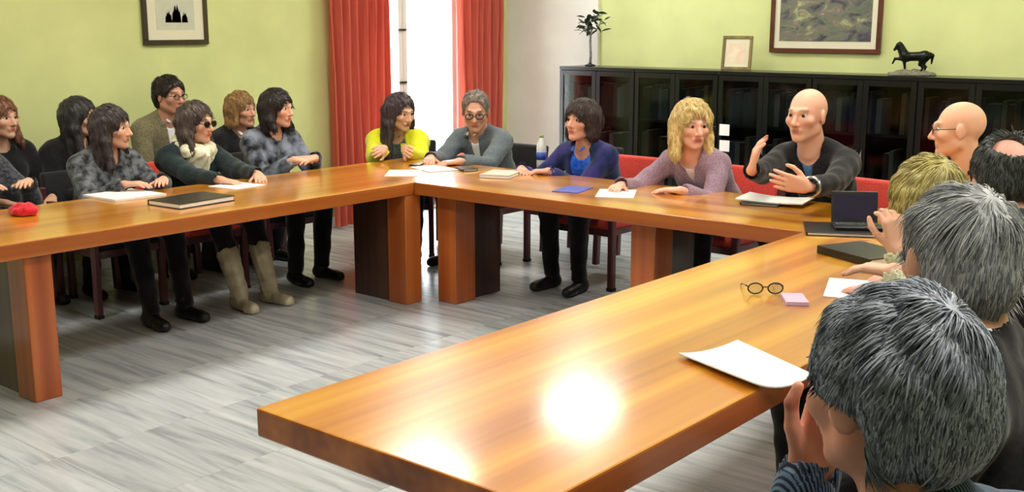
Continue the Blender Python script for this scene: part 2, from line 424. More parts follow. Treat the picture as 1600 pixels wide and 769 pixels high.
# ------------------------------------------------------------------ pictures
def paint_mat(name, stops, scale, wscale):
    m, nt, b = nmat(name); mp = mapped(nt, wscale); n = node(nt, 'ShaderNodeTexNoise', Scale=scale, Detail=5.0, Roughness=0.6, Distortion=0.8)
    nt.links.new(mp.outputs[0], n.inputs['Vector']); r = ramp(nt, stops); nt.links.new(n.outputs['Fac'], r.inputs[0]); nt.links.new(r.outputs[0], b.inputs['Base Color'])
    b.inputs['Roughness'].default_value = 0.35; return m
def picture(name, wdt, hgt, fr, mt, art, frame_m, label, cat, depth=0.03):
    """stands in the xz plane, centred on x, bottom at z = 0, facing -y"""
    r = empty(name); tag(r, label, cat); bm = bmesh.new(); a = wdt / 2
    bx(bm, (-a, -depth, 0), (a, 0, fr), 0.003, 1); bx(bm, (-a, -depth, hgt - fr), (a, 0, hgt), 0.003, 1); bx(bm, (-a, -depth, fr), (-a + fr, 0, hgt - fr), 0.003, 1); bx(bm, (a - fr, -depth, fr), (a, 0, hgt - fr), 0.003, 1)
    bm_obj('picture_frame', bm, frame_m, r)
    box('mat_board', (-a + fr, -depth * 0.55, fr), (a - fr, -0.004, hgt - fr), M['mat'], r)
    box('art_print', (-a + fr + mt[0], -depth * 0.55 - 0.002, fr + mt[1]), (a - fr - mt[0], -depth * 0.55 + 0.001, hgt - fr - mt[1]), art, r)
    return r
art_land = paint_mat('landscape_paint', [(0.30, (44, 42, 62)), (0.42, (92, 88, 96)), (0.50, (112, 122, 100)), (0.56, (126, 112, 108)), (0.68, (176, 190, 130))], 7.0, (1, 1, 1.6))
pic = picture('framed_painting', 0.92, 0.66, 0.035, (0.045, 0.055), art_land, M['frame_red'], 'wide framed landscape painting in red-brown frame above the bookcases', 'painting')
pic.location = (-3.755, WY - 0.002, 1.455)
art_small = paint_mat('etching_paint', [(0.35, (206, 208, 190)), (0.75, (196, 198, 180))], 9.0, (1, 1, 1))
pl = picture('framed_print', 0.53, 0.46, 0.034, (0.075, 0.07), art_small, M['frame_dark'], 'small dark framed etching with pale mat on the green wall', 'picture')
pl.location = (WX + 0.002, 4.63, 1.535); pl.rotation_euler = (0, 0, -PI / 2); pl.rotation_euler = (0, 0, PI / 2)
# dark tree-and-rock vignette printed in the etching
dk = plain('etching_ink', (66, 76, 78), 0.6, var=0.35, scale=50)
for q, (x0, w_, h_) in enumerate(((-0.085, 0.055, 0.09), (-0.03, 0.075, 0.14), (0.05, 0.05, 0.08))):
    bm = bmesh.new(); n = 14
    top = [bm.verts.new((x0 + w_ * math.cos(PI * i / n) * 0.5 + w_ / 2, -0.0195, 0.155 + h_ * math.sin(PI * i / n) * (0.8 + 0.2 * math.sin(i * 2.3 + q)))) for i in range(n + 1)]
    f = bm.faces.new(top); bmesh.ops.solidify(bm, geom=[f], thickness=0.001); bm_obj('printed_vignette', bm, dk, pl)
art_cert = paint_mat('portrait_paper', [(0.35, (236, 222, 196)), (0.6, (226, 196, 168)), (0.8, (150, 136, 116))], 9.0, (1, 1, 1))
pf = picture('photo_frame', 0.245, 0.275, 0.024, (0.03, 0.035), art_cert, M['frame_gold'], 'small upright photo frame standing on the bookcase', 'photo frame', 0.022)
pp = _c + ray(1150, 108) * (8.12 / ray(1150, 108)[1])
pf.location = (pp[0], 8.12, BH + 0.002); pf.rotation_euler = (math.radians(-10), 0, math.radians(14))
bm = bmesh.new(); bx(bm, (-0.03, 0.0, 0.01), (0.03, 0.006, 0.18)); bm_obj('easel_back', bm, M['frame_dark'], pf)

# ------------------------------------------------------------------ implicit surfaces (numpy) for bodies, clothes, hair, horse
def axis(lo, hi, coarse, zones):
    out = [lo]; x = lo
    while x < hi:
        h = coarse
        for a, b, s in zones:
            if a - 1e-9 <= x < b: h = min(h, s)
            elif x < a < x + h: h = min(h, max(a - x, s))
        x += h; out.append(x)
    return np.array(out, np.float32)

def prim_cap(a, b, ra, rb=None): return ('cap', np.array(a, np.float32), np.array(b, np.float32), float(ra), float(ra if rb is None else rb))
def prim_ell(c, r, R=None): return ('ell', np.array(c, np.float32), np.array(r, np.float32), np.eye(3, dtype=np.float32) if R is None else np.array(R, np.float32))
def prim_box(c, r, rad, R=None): return ('box', np.array(c, np.float32), np.array(r, np.float32), np.eye(3, dtype=np.float32) if R is None else np.array(R, np.float32), rad)

def pbounds(p, m):
    if p[0] == 'cap': 
        r = max(p[3], p[4]) + m; return np.minimum(p[1], p[2]) - r, np.maximum(p[1], p[2]) + r
    e = np.abs(p[3]) @ p[2] + m + (p[4] if p[0] == 'box' else 0); return p[1] - e, p[1] + e

def pdist(p, X, Y, Z):
    if p[0] == 'cap':
        a, b = p[1], p[2]; ab = b - a; L = float(ab @ ab) + 1e-12
        t = ((X - a[0]) * ab[0] + (Y - a[1]) * ab[1] + (Z - a[2]) * ab[2]) / L; t = np.clip(t, 0, 1)
        return np.sqrt((X - a[0] - t * ab[0]) ** 2 + (Y - a[1] - t * ab[1]) ** 2 + (Z - a[2] - t * ab[2]) ** 2) - (p[3] + (p[4] - p[3]) * t)
    c, r, R = p[1], p[2], p[3]; x, y, z = X - c[0], Y - c[1], Z - c[2]
    u = R[0, 0] * x + R[1, 0] * y + R[2, 0] * z; v = R[0, 1] * x + R[1, 1] * y + R[2, 1] * z; w_ = R[0, 2] * x + R[1, 2] * y + R[2, 2] * z
    if p[0] == 'ell':
        k0 = np.sqrt((u / r[0]) ** 2 + (v / r[1]) ** 2 + (w_ / r[2]) ** 2); k1 = np.sqrt((u / r[0] ** 2) ** 2 + (v / r[1] ** 2) ** 2 + (w_ / r[2] ** 2) ** 2)
        return k0 * (k0 - 1) / (k1 + 1e-6)
    qx, qy, qz = np.abs(u) - r[0], np.abs(v) - r[1], np.abs(w_) - r[2]
    return np.sqrt(np.maximum(qx, 0) ** 2 + np.maximum(qy, 0) ** 2 + np.maximum(qz, 0) ** 2) + np.minimum(np.maximum(qx, np.maximum(qy, qz)), 0) - p[4]

class Field:
    def __init__(s, ax): s.ax = ax; s.d = np.full([len(a) for a in ax], 0.2, np.float32)
    def _sub(s, lo, hi):
        sl = []
        for i in range(3):
            a = max(0, int(np.searchsorted(s.ax[i], lo[i])) - 1); b = min(len(s.ax[i]), int(np.searchsorted(s.ax[i], hi[i])) + 2)
            if b <= a: return None
            sl.append(slice(a, b))
        return tuple(sl)
    def _grid(s, sl): return s.ax[0][sl[0]][:, None, None], s.ax[1][sl[1]][None, :, None], s.ax[2][sl[2]][None, None, :]
    def add(s, p, k=0.02, off=0.0):
        sl = s._sub(*pbounds(p, off + k + 0.03))
        if sl is None: return s
        b = pdist(p, *s._grid(sl)) - off; a = s.d[sl]; h = np.maximum(k - np.abs(a - b), 0) / max(k, 1e-6); s.d[sl] = np.minimum(a, b) - h * h * k * 0.25; return s
    def cut(s, p, k=0.006, off=0.0):
        sl = s._sub(*pbounds(p, off + k + 0.03))
        if sl is None: return s
        b = -(pdist(p, *s._grid(sl)) - off); a = s.d[sl]; h = np.maximum(k - np.abs(a - b), 0) / max(k, 1e-6); s.d[sl] = np.maximum(a, b) + h * h * k * 0.25; return s
    def clip(s, n, d0):   # keep the side where n.p < d0
        n = np.array(n, np.float32); X, Y, Z = s._grid((slice(None),) * 3); s.d = np.maximum(s.d, n[0] * X + n[1] * Y + n[2] * Z - d0); return s
    def ripple(s, rnd, amp, wl, n=5, stretch=(1, 1, 1)):
        X, Y, Z = s._grid((slice(None),) * 3); acc = 0
        for _ in range(n):
            v = np.array([rnd.gauss(0, 1) * stretch[i] for i in range(3)]); v /= np.linalg.norm(v); k = 2 * PI / (wl * rnd.uniform(0.6, 1.5))
            acc = acc + np.sin(k * (v[0] * X + v[1] * Y + v[2] * Z) + rnd.uniform(0, 6.3))
        s.d = s.d + (amp / math.sqrt(n)) * acc.astype(np.float32); return s
    def mesh(s):
        d = s.d; ax = s.ax; ins = d < 0; nx, ny, nz = d.shape
        cs = np.zeros((nx - 1, ny - 1, nz - 1), np.int8)
        for i in (0, 1):
            for j in (0, 1):
                for k in (0, 1): cs += ins[i:nx - 1 + i, j:ny - 1 + j, k:nz - 1 + k]
        act = (cs > 0) & (cs < 8); I, J, K = np.nonzero(act); idx = np.full(act.shape, -1, np.int64); idx[I, J, K] = np.arange(len(I))
        P = [ax[0][I], ax[1][J], ax[2][K]]; Q = [ax[0][I + 1], ax[1][J + 1], ax[2][K + 1]]
        V = {}
        for i in (0, 1):
            for j in (0, 1):
                for k in (0, 1): V[i, j, k] = d[I + i, J + j, K + k]
        acc = np.zeros((len(I), 3)); cnt = np.zeros(len(I))
        for a in range(3):
            o1, o2 = [x for x in range(3) if x != a]
            for u in (0, 1):
                for v in (0, 1):
                    c0 = [0, 0, 0]; c0[o1] = u; c0[o2] = v; c1 = list(c0); c1[a] = 1
                    v0, v1 = V[tuple(c0)], V[tuple(c1)]; m = (v0 < 0) != (v1 < 0)
                    t = np.where(m, v0 / np.where(m, v0 - v1, 1), 0)
                    q = np.zeros((len(I), 3)); q[:, a] = P[a] + t * (Q[a] - P[a]); q[:, o1] = Q[o1] if u else P[o1]; q[:, o2] = Q[o2] if v else P[o2]
                    acc += q * m[:, None]; cnt += m
        verts = acc / cnt[:, None]; faces = []
        for a in range(3):
            o1, o2 = (a + 1) % 3, (a + 2) % 3
            s0 = [slice(None)] * 3; s1 = [slice(None)] * 3; s0[a] = slice(0, -1); s1[a] = slice(1, None)
            for o in (o1, o2): s0[o] = slice(1, -1); s1[o] = slice(1, -1)
            A, B = ins[tuple(s0)], ins[tuple(s1)]; E = np.argwhere(A != B)
            if not len(E): continue
            fl = A[E[:, 0], E[:, 1], E[:, 2]]
            base = E.copy(); base[:, o1] += 1; base[:, o2] += 1
            def cell(du, dv):
                c = base.copy(); c[:, o1] += du; c[:, o2] += dv; return idx[c[:, 0], c[:, 1], c[:, 2]]
            q = np.stack([cell(-1, -1), cell(0, -1), cell(0, 0), cell(-1, 0)], 1)
            q[~fl] = q[~fl][:, ::-1]; faces.append(q)
        return verts.astype(np.float32), np.concatenate(faces) if faces else np.zeros((0, 4), np.int64)

def np_mesh(name, v, f, mat, parent=None, smooth=True, col=None):
    me = bpy.data.meshes.new(name); n = f.shape[1]
    me.vertices.add(len(v)); me.vertices.foreach_set('co', np.ascontiguousarray(v, np.float32).ravel())
    me.loops.add(f.size); me.loops.foreach_set('vertex_index', np.ascontiguousarray(f, np.int32).ravel())
    me.polygons.add(len(f)); me.polygons.foreach_set('loop_start', np.arange(0, f.size, n, dtype=np.int32))
    if col is not None:
        a = me.color_attributes.new('Col', 'FLOAT_COLOR', 'POINT'); c = np.ones((len(v), 4), np.float32); c[:, :3] = col; a.data.foreach_set('color', c.ravel())
    me.update(calc_edges=True)
    if smooth: me.shade_smooth()
    return link(name, me, mat, parent)

def vnormals(v, f):
    n = np.zeros_like(v); fn = np.cross(v[f[:, 2]] - v[f[:, 0]], v[f[:, 3]] - v[f[:, 1]])
    for i in range(4): np.add.at(n, f[:, i], fn)
    return n / (np.linalg.norm(n, axis=1, keepdims=True) + 1e-9)

# ------------------------------------------------------------------ people
SKIN = attr_mat('skin', 0.45, 0.15, 0.4); HAIR = attr_mat('hair', 0.42, 0.0, 0.4)
EYE_W = plain('eye_white', (226, 222, 216), 0.2); EYE_I = plain('eye_iris', (40, 28, 20), 0.15)
LENS_DARK = plain('dark_lens', (24, 20, 22), 0.1); FRAME_B = plain('spectacle_frame', (22, 20, 22), 0.3)
LENS_CLEAR = glass('spectacle_lens', (235, 238, 240), 0.04)
SHOE = {}
def shoe_mat(c):
    if c not in SHOE: SHOE[c] = plain('shoe_leather_%d_%d_%d' % c, c, 0.4, var=0.1, scale=15)
    return SHOE[c]
def unit(v): v = np.array(v, float); return v / (np.linalg.norm(v) + 1e-9)
def rot_zyx(yaw, pitch, roll):
    cy_, sy = math.cos(yaw), math.sin(yaw); cp, sp = math.cos(pitch), math.sin(pitch); cr, sr = math.cos(roll), math.sin(roll)
    Rz = np.array([[cy_, -sy, 0], [sy, cy_, 0], [0, 0, 1]]); Rx = np.array([[1, 0, 0], [0, cp, -sp], [0, sp, cp]]); Ry = np.array([[cr, 0, sr], [0, 1, 0], [-sr, 0, cr]])
    return Rz @ Rx @ Ry

def ik(sh, wr, l1, l2, hint):
    d = wr - sh; D = np.linalg.norm(d); D2 = min(D, (l1 + l2) * 0.985); u = d / D; wr = sh + u * D2
    a = (l1 * l1 - l2 * l2 + D2 * D2) / (2 * D2); h = math.sqrt(max(l1 * l1 - a * a, 0)); hv = hint - u * (hint @ u); hv = unit(hv)
    return sh + u * a + hv * h, wr

def hand_prims(W, d, n, right, curl, s=1.0, spread=1.0):
    d = unit(d); n = unit(n - d * (n @ d)); t = np.cross(d, n) * (1 if right else -1); out = []
    offs = [0.030, 0.010, -0.010, -0.029]; lens = [0.072, 0.080, 0.074, 0.058]; kn = [0.088, 0.092, 0.088, 0.080]
    for o, L, k in zip(offs, lens, kn):
        K = W + (d * k + t * o) * s
        out.append((prim_cap(W + (d * 0.012 + t * o * 0.6) * s, K, 0.0145 * s, 0.0115 * s), 0.012))
        dd = unit(d + t * (o * 3.0 * spread)); a1 = curl; a2 = curl * 1.9
        p1 = K + (dd * math.cos(a1) + n * math.sin(a1)) * L * 0.52 * s; p2 = p1 + (dd * math.cos(a2) + n * math.sin(a2)) * L * 0.48 * s
        out.append((prim_cap(K, p1, 0.0098 * s, 0.0090 * s), 0.004)); out.append((prim_cap(p1, p2, 0.0090 * s, 0.0072 * s), 0.003))
    b0 = W + (d * 0.022 + t * 0.022 + n * 0.006) * s; b1 = W + (d * 0.052 + t * 0.050 + n * 0.016) * s; b2 = b1 + (d * 0.030 + t * 0.016 * spread + n * 0.006) * s; b3 = b2 + (d * 0.026 + t * 0.002 + n * 0.006) * s
    out += [(prim_cap(b0, b1, 0.015 * s, 0.0115 * s), 0.010), (prim_cap(b1, b2, 0.0112 * s, 0.0100 * s), 0.004), (prim_cap(b2, b3, 0.0100 * s, 0.0080 * s), 0.004)]
    return out

PEOPLE = []
def person(label, head, yaw, look, pitch=0.0, roll=0.0, hs=1.0, female=False, back=0.10, wr=None, wl=None, hr=None, hl=None, skin=(222, 172, 146),
           hair=None, top=None, shirt=None, neck='crew', legs=(24, 24, 28), shoe=(16, 16, 18), fine=0.0065, bs=1.0, glasses=None, scarf=None, brow=(60, 44, 34),
           pel=None, knees=(0.43, 0.40, 0.0), seed=1, wide=1.0, tie=None, extra=None, chair='red', seat=0.46, shy=0.0, boot=0.0, openw=1.0):
    """head: world position of the head centre; yaw: world heading of the body (deg, 0 = +y, ccw); look: heading of the face relative to the camera
    (0 = at camera, + = towards image right); wr / wl: world wrist targets; hr / hl: (finger direction, palm normal, curl) in world axes"""
    rnd = random.Random(seed); a = math.radians(yaw); F = np.array([-math.sin(a), math.cos(a), 0]); X = np.array([math.cos(a), math.sin(a), 0])
    H = np.array(head, float); base = H - F * back; base[2] = 0.0
    if pel is not None: base = np.array([pel[0], pel[1], 0.0])
    Rw = np.stack([X, F, np.array([0, 0, 1.0])])     # world -> local rows
    L = lambda p: Rw @ (np.array(p, float) - base)
    LV = lambda v: Rw @ np.array(v, float)
    root = empty('person', tuple(base), a, label, 'person')
    h = L(H)
    # face heading
    to_cam = np.array([-H[0], -H[1], 0]); to_cam /= np.linalg.norm(to_cam); right_img = np.array([to_cam[1] * -1, to_cam[0], 0])
    ph = math.radians(look); fd = to_cam * math.cos(ph) + right_img * math.sin(ph); fl = LV(fd)
    hy = math.atan2(-fl[0], fl[1]); Rh = rot_zyx(hy, math.radians(pitch), math.radians(roll))
    HP = lambda p: h + Rh @ (np.array(p, float) * hs)
    g = female
    P = np.array([0, 0, seat + 0.095]); N = h + np.array([0, -0.018, 0]) * hs + Rh @ np.array([0, -0.03, -0.155]) * hs
    N[2] = min(N[2], h[2] - 0.14 * hs)
    sp = lambda t: P + (N - P) * t + np.array([0, -0.035, 0]) * math.sin(PI * t)
    sw = (0.165 if g else 0.19) * bs * wide
    up = unit(N - P)
    prims = []   # (tag, prim, k)
    A = prims.append
    A(('torso', prim_ell(P + np.array([0, 0.0, 0.01]), (0.175 * bs * (1.03 if g else 0.97), 0.125 * bs, 0.115)), 0.03))
    tl = np.linalg.norm(N - P)
    tilt = math.atan2(-(N - P)[1], (N - P)[2]); Rt = rot_zyx(0, tilt, 0)
    A(('torso', prim_ell(sp(0.30), (0.140 * bs * wide, 0.112 * bs, tl * 0.32), Rt), 0.05))
    A(('torso', prim_ell(sp(0.64), (0.158 * bs * wide, 0.112 * bs, tl * 0.34), Rt), 0.05))
    if g:
        for s in (-1, 1): A(('torso', prim_ell(sp(0.62) + np.array([s * 0.07 * bs, 0.085 * bs, 0.0]), (0.062, 0.060, 0.066)), 0.03))
    shc = sp(0.90) + np.array([0, -0.005, -0.015]); SH = {}
    for s in (-1, 1): SH[s] = shc + np.array([s * sw, 0, -0.012 + s * shy])
    A(('torso', prim_cap(SH[-1] * 0.9 + shc * 0.1, SH[1] * 0.9 + shc * 0.1, 0.058 * bs), 0.05))
    for s in (-1, 1): A(('torso', prim_cap(N + np.array([s * 0.02, -0.02, 0.02]), shc + np.array([s * sw * 0.75, -0.01, 0.015]), 0.036, 0.042), 0.04))
    # arms
    l1, l2 = (0.275 if g else 0.30) * bs, (0.235 if g else 0.255) * bs; ARM = {}
    for s, wt in ((1, wr), (-1, wl)):
        if wt is None: wl_ = np.array([s * 0.14, 0.36, seat + 0.19])
        elif len(wt) == 4: wl_ = h + np.array(wt[:3])      # offset from the head in body axes
        else: wl_ = L(wt)
        el, wl_ = ik(SH[s], wl_, l1, l2, np.array([s * 0.55, -0.35, -0.8])); ARM[s] = (SH[s], el, wl_)
        f = 0.88 if g else 1.0
        A(('arm%d' % s, prim_cap(SH[s], el, 0.053 * f * bs, 0.043 * f * bs), 0.03)); A(('arm%d' % s, prim_cap(el, wl_, 0.043 * f * bs, 0.028 * f), 0.012))
        hp = (hr if s > 0 else hl)
        if hp is None: d_ = unit(wl_ - el) * 0.6 + np.array([-s * 0.5, 0.5, -0.15]); nn = np.array([0, 0, -1.0]); cu = 0.35
        else: d_, nn, cu = LV(hp[0]), LV(hp[1]), hp[2]
        for p, k in hand_prims(wl_, d_, nn, s > 0, cu, (0.92 if g else 1.02) * max(1.0, hs * 0.97)): A(('hand%d' % s, p, k))
    # legs
    kz = seat + 0.045; KN = {}
    for s in (-1, 1):
        hip = P + np.array([s * 0.095, 0.02, -0.01]); kn = np.array([s * (0.12 + knees[2]), knees[0], kz + 0.02]); an = np.array([s * (0.11 + knees[2] * 0.5), knees[1], 0.09]); KN[s] = (hip, kn, an)
        A(('leg', prim_cap(hip, kn, 0.082 * bs, 0.058), 0.03)); A(('leg', prim_cap(kn, an, 0.056, 0.036), 0.015))
        A(('foot', prim_cap(an + np.array([0, -0.03, -0.045]), an + np.array([s * 0.02, 0.14, -0.058]), 0.035, 0.026), 0.015))
    # neck and head
    A(('neck', prim_cap(HP((0, -0.022, -0.05)), N + np.array([0, -0.012, -0.01]), (0.047 if g else 0.057) * hs, (0.052 if g else 0.064) * hs), 0.02))
    Hd = lambda c, r, k: A(('head', prim_ell(HP(c), np.array(r) * hs, Rh), k))
    Hc = lambda p, q, r, r2, k: A(('head', prim_cap(HP(p), HP(q), r * hs, r2 * hs), k))
    fem = 0.93 if g else 1.0
    Hd((0, -0.020, 0.028), (0.078, 0.098, 0.090), 0.02); Hd((0, 0.020, -0.028), (0.063 * fem, 0.074, 0.086), 0.03)
    for s in (-1, 1):
        Hc((s * 0.048 * fem, 0.0, -0.060), (s * 0.012, 0.062, -0.096), 0.026 * fem, 0.020 * fem, 0.02); Hc((s * 0.036, 0.074, 0.026), (0, 0.085, 0.022), 0.011, 0.011, 0.015)
        A(('head', prim_ell(HP((s * 0.044, 0.058, -0.022)), np.array((0.024, 0.024, 0.022)) * hs, Rh), 0.02))
    Hc((0, 0.072, -0.098), (0, 0.070, -0.094), 0.019 * fem, 0.019 * fem, 0.015)
    Hc((0, 0.086, 0.016), (0, 0.110, -0.030), 0.0075, 0.0125, 0.010)
    for s in (-1, 1): Hc((s * 0.012, 0.098, -0.036), (s * 0.010, 0.092, -0.036), 0.008, 0.007, 0.006)
    Hc((-0.020, 0.084, -0.060), (0.020, 0.084, -0.060), 0.0085, 0.0085, 0.006); Hc((-0.017, 0.083, -0.071), (0.017, 0.083, -0.071), 0.0085, 0.0085, 0.005)
    for s in (-1, 1): A(('head', prim_ell(HP((s * 0.080, -0.010, -0.006)), np.array((0.010, 0.021, 0.033)) * hs, Rh @ rot_zyx(s * -0.35, 0, 0)), 0.006))
    cuts = [prim_ell(HP((s * 0.032, 0.098, 0.006)), np.array((0.016, 0.016, 0.0085)) * hs, Rh) for s in (-1, 1)]
    # --- body surface
    pts = [np.stack(pbounds(p, 0.0)) for _, p, _ in prims]; lo = np.min([q[0] for q in pts], 0) - 0.03; hi = np.max([q[1] for q in pts], 0) + 0.03
    zs = [[], [], []]
    for i in range(3): zs[i].append((h[i] - 0.135 * hs, h[i] + 0.135 * hs, fine * 0.85))
    for s in (-1, 1):
        hb = [np.stack(pbounds(p, 0.012)) for t, p, _ in prims if t == 'hand%d' % s]; hl_ = np.min([q[0] for q in hb], 0); hh = np.max([q[1] for q in hb], 0)
        for i in range(3): zs[i].append((hl_[i], hh[i], fine))
    ax = [axis(lo[i], hi[i], 0.019, zs[i]) for i in range(3)]
    Fd = Field(ax)
    for t, p, k in prims: Fd.add(p, k * (bs if t == 'torso' else 1))
    for c in cuts: Fd.cut(c, 0.008)
    v, f = Fd.mesh()
    q = (v - h) @ Rh / hs    # head-frame coordinates
    sk = np.array(lin(skin)); col = np.tile(sk, (len(v), 1)).astype(np.float32)
    lip = np.exp(-((q[:, 0] / 0.022) ** 4 + ((q[:, 2] + 0.065) / 0.0105) ** 4)) * (q[:, 1] > 0.07)
    col = col * (1 - lip[:, None]) + lip[:, None] * np.array(lin((186, 92, 84) if g else (186, 112, 96)))
    chk = np.exp(-(((np.abs(q[:, 0]) - 0.045) / 0.022) ** 2 + ((q[:, 2] + 0.03) / 0.022) ** 2)) * (q[:, 1] > 0.02) * 0.45
    col = col * (1 - chk[:, None]) + chk[:, None] * np.array(lin((212, 136, 112)))
    if brow is not None:
        bw = np.exp(-(((np.abs(q[:, 0]) - 0.033) / 0.019) ** 4 + ((q[:, 2] - 0.029) / 0.0062) ** 4)) * (q[:, 1] > 0.06) * 0.85
        col = col * (1 - bw[:, None]) + bw[:, None] * np.array(lin(brow))
    np_mesh('body', v, f, SKIN, root, col=col)
    for s in (-1, 1):
        bm = bmesh.new(); bmesh.ops.create_uvsphere(bm, u_segments=12, v_segments=8, radius=0.0122 * hs)
        for fc in bm.faces: fc.material_index = 1 if fc.calc_center_median().z > 0.0085 * hs else 0
        o = bm_obj('eye', bm, [EYE_W, EYE_I], root, True); Mx = Matrix(Rh.tolist()).to_4x4() @ Matrix.Rotation(-PI / 2, 4, 'X')
        o.matrix_local = Matrix.Translation(HP((s * 0.032, 0.0742, 0.006))) @ Mx
    # --- clothes
    def shell(name, tags, off, mat, cutters=(), clips=(), amp=0.004, wl_=0.10, vox=0.011, extra_p=(), kk=1.0):
        sel = [(p, k) for t, p, k in prims if t in tags]; bb = [np.stack(pbounds(p, off)) for p, _ in sel] + [np.stack(pbounds(p, 0)) for p, _ in extra_p]
        lo = np.min([q[0] for q in bb], 0) - 0.03; hi = np.max([q[1] for q in bb], 0) + 0.03
        F_ = Field([axis(lo[i], hi[i], vox, []) for i in range(3)])
        for p, k in sel: F_.add(p, k * kk, off)
        for p, k in extra_p: F_.add(p, k)
        F_.ripple(rnd, amp, wl_, 6, (1, 1, 0.6))
        for c, k, o in cutters: F_.cut(c, k, o)
        for n, d0 in clips: F_.clip(n, d0)
        v, f = F_.mesh(); return np_mesh(name, v, f, mat, root)
    neckc = prim_cap(HP((0, -0.022, -0.04)), N + np.array([0, 0.0, -0.02]), 0.055 * hs, 0.064 * hs)
    arms = ('arm1', 'arm-1'); cuffs = []
    for s in (-1, 1):
        sh, el, wp = ARM[s]; u = unit(wp - el); cuffs.append((prim_cap(wp - u * 0.012, wp + u * 0.10, 0.040, 0.045), 0.004, 0.0))
    cvox = 0.0105 if fine > 0.006 else 0.0065; chest_f = sp(0.60) + np.array([0, 0.12, 0])
    nb = N + np.array([0, 0.07, -0.015])
    tc = [(neckc, 0.008, 0.004)] + cuffs
    if neck == 'v': tc.append((prim_cap(nb + np.array([0, 0.03, 0.02]), sp(0.58) + np.array([0, 0.17 if g else 0.14, 0.02]), 0.058 * openw, 0.012 * openw ** 2), 0.006, 0.0))
    if neck == 'open':   # jacket worn open over a shirt
        tc.append((prim_cap(nb + np.array([0, 0.03, 0.02]), sp(0.34) + np.array([0, 0.16, 0.0]), 0.062 * openw, 0.024 * openw ** 3), 0.006, 0.0))
    if neck == 'wide': tc.append((prim_cap(nb + np.array([-0.03, 0.01, 0.02]), nb + np.array([0.03, 0.01, 0.02]), 0.06, 0.06), 0.008, 0.0))
    ex = []
    if neck in ('open', 'jacket', 'collar'):   # collar roll round the neck
        for s in (-1, 1): ex.append((prim_cap(N + np.array([s * 0.066, -0.03, 0.025]), N + np.array([s * 0.062, 0.06, -0.03]), 0.020, 0.016), 0.012)); 
        ex.append((prim_cap(N + np.array([-0.066, -0.045, 0.03]), N + np.array([0.066, -0.045, 0.03]), 0.020), 0.012))
    shell('top' if neck in ('crew', 'v', 'wide') else 'jacket', ('torso',) + arms, 0.019, top, tc, [], 0.0038, 0.11, cvox, ex)
    if shirt is not None:
        sx = []
        for s in (-1, 1): sx.append((prim_cap(N + np.array([s * 0.055, -0.02, 0.045]), N + np.array([s * 0.030, 0.085, -0.015]), 0.013, 0.011), 0.006))
        sx.append((prim_cap(N + np.array([-0.05, -0.03, 0.048]), N + np.array([0.05, -0.03, 0.048]), 0.013), 0.008))
        shell('shirt', ('torso',), 0.006, shirt, [(neckc, 0.006, -0.002), (prim_cap(nb + np.array([0, 0.02, 0.03]), nb + np.array([0, 0.05, -0.04]), 0.026, 0.010), 0.005, 0.0)], [], 0.001, 0.1, cvox, sx if neck != 'v' else [])
    if tie is not None:
        shell('necktie', (), 0.0, tie, [], [], 0.0, 0.1, 0.007, [(prim_cap(nb + np.array([0, 0.035, -0.02]), nb + np.array([0, 0.05, -0.045]), 0.018, 0.013), 0.004), (prim_cap(nb + np.array([0, 0.05, -0.045]), sp(0.30) + np.array([0, 0.135, 0]), 0.014, 0.028), 0.004)])
    if scarf is not None:
        n0 = N + np.array([0, 0.01, 0.0]); ring = []
        for q_ in range(12):
            t0, t1 = q_ / 12 * 2 * PI, (q_ + 1) / 12 * 2 * PI
            pt = lambda t: n0 + np.array([0.088 * math.sin(t), 0.082 * math.cos(t), 0.012 - 0.03 * math.cos(t)])
            ring.append((prim_cap(pt(t0), pt(t1), 0.034 + 0.008 * math.sin(3 * t0), 0.034 + 0.008 * math.sin(3 * t1)), 0.012))
        for s in (-1, 1): ring.append((prim_cap(n0 + np.array([s * 0.075, 0.07, -0.01]), sp(0.55) + np.array([s * 0.012, 0.15, 0.02]), 0.045, 0.026), 0.015))
        ring.append((prim_cap(n0 + np.array([0, 0.10, -0.035]), sp(0.60) + np.array([0, 0.155, 0.0]), 0.05, 0.035), 0.02))
        shell('scarf', (), 0.0, scarf, [], [], 0.006, 0.05, 0.0085, ring)
    shell('trousers', ('leg',), 0.012, cloth('trouser_cloth', tuple(int(c * 0.8) for c in legs), tuple(min(255, int(c * 1.15)) for c in legs), 120, 0.9), [], [((0, 0, -1.0), -0.075 - boot * 0.8)], 0.004, 0.09, 0.013,
          [(prim_ell(P + np.array([0, 0.0, 0.0]), (0.178 * bs, 0.135 * bs, 0.10)), 0.04)])
    for s in (-1, 1):
        hip, kn, an = KN[s]; fa, fb = an + np.array([0, -0.035, -0.048]), an + np.array([s * 0.02, 0.15, -0.062])
        F_ = Field([axis(min(fa[i], fb[i]) - (0.07 if (i != 1 or not boot) else 0.25), max(fa[i], fb[i]) + (0.07 if i < 2 else 0.12 + boot), 0.009, []) for i in range(3)])
        F_.add(prim_cap(fa, fb, 0.044, 0.034), 0.01).add(prim_cap(an + np.array([0, -0.01, -0.04]), an + np.array([0, -0.01, 0.03]), 0.044, 0.046), 0.02).add(prim_cap(fb + np.array([0, -0.03, 0]), fb, 0.040, 0.034), 0.01)
        if boot: F_.add(prim_cap(an, an + (kn - an) * (boot / (kn[2] - an[2])), 0.050, 0.066), 0.02).ripple(rnd, 0.003, 0.05)
        F_.clip((0, 0, -1.0), -0.004)
        v, f = F_.mesh(); np_mesh('shoe', v, f, shoe_mat(shoe), root)
    # --- hair
    if hair is not None: make_hair(root, HP, Rh, h, hs, rnd, N, **hair)
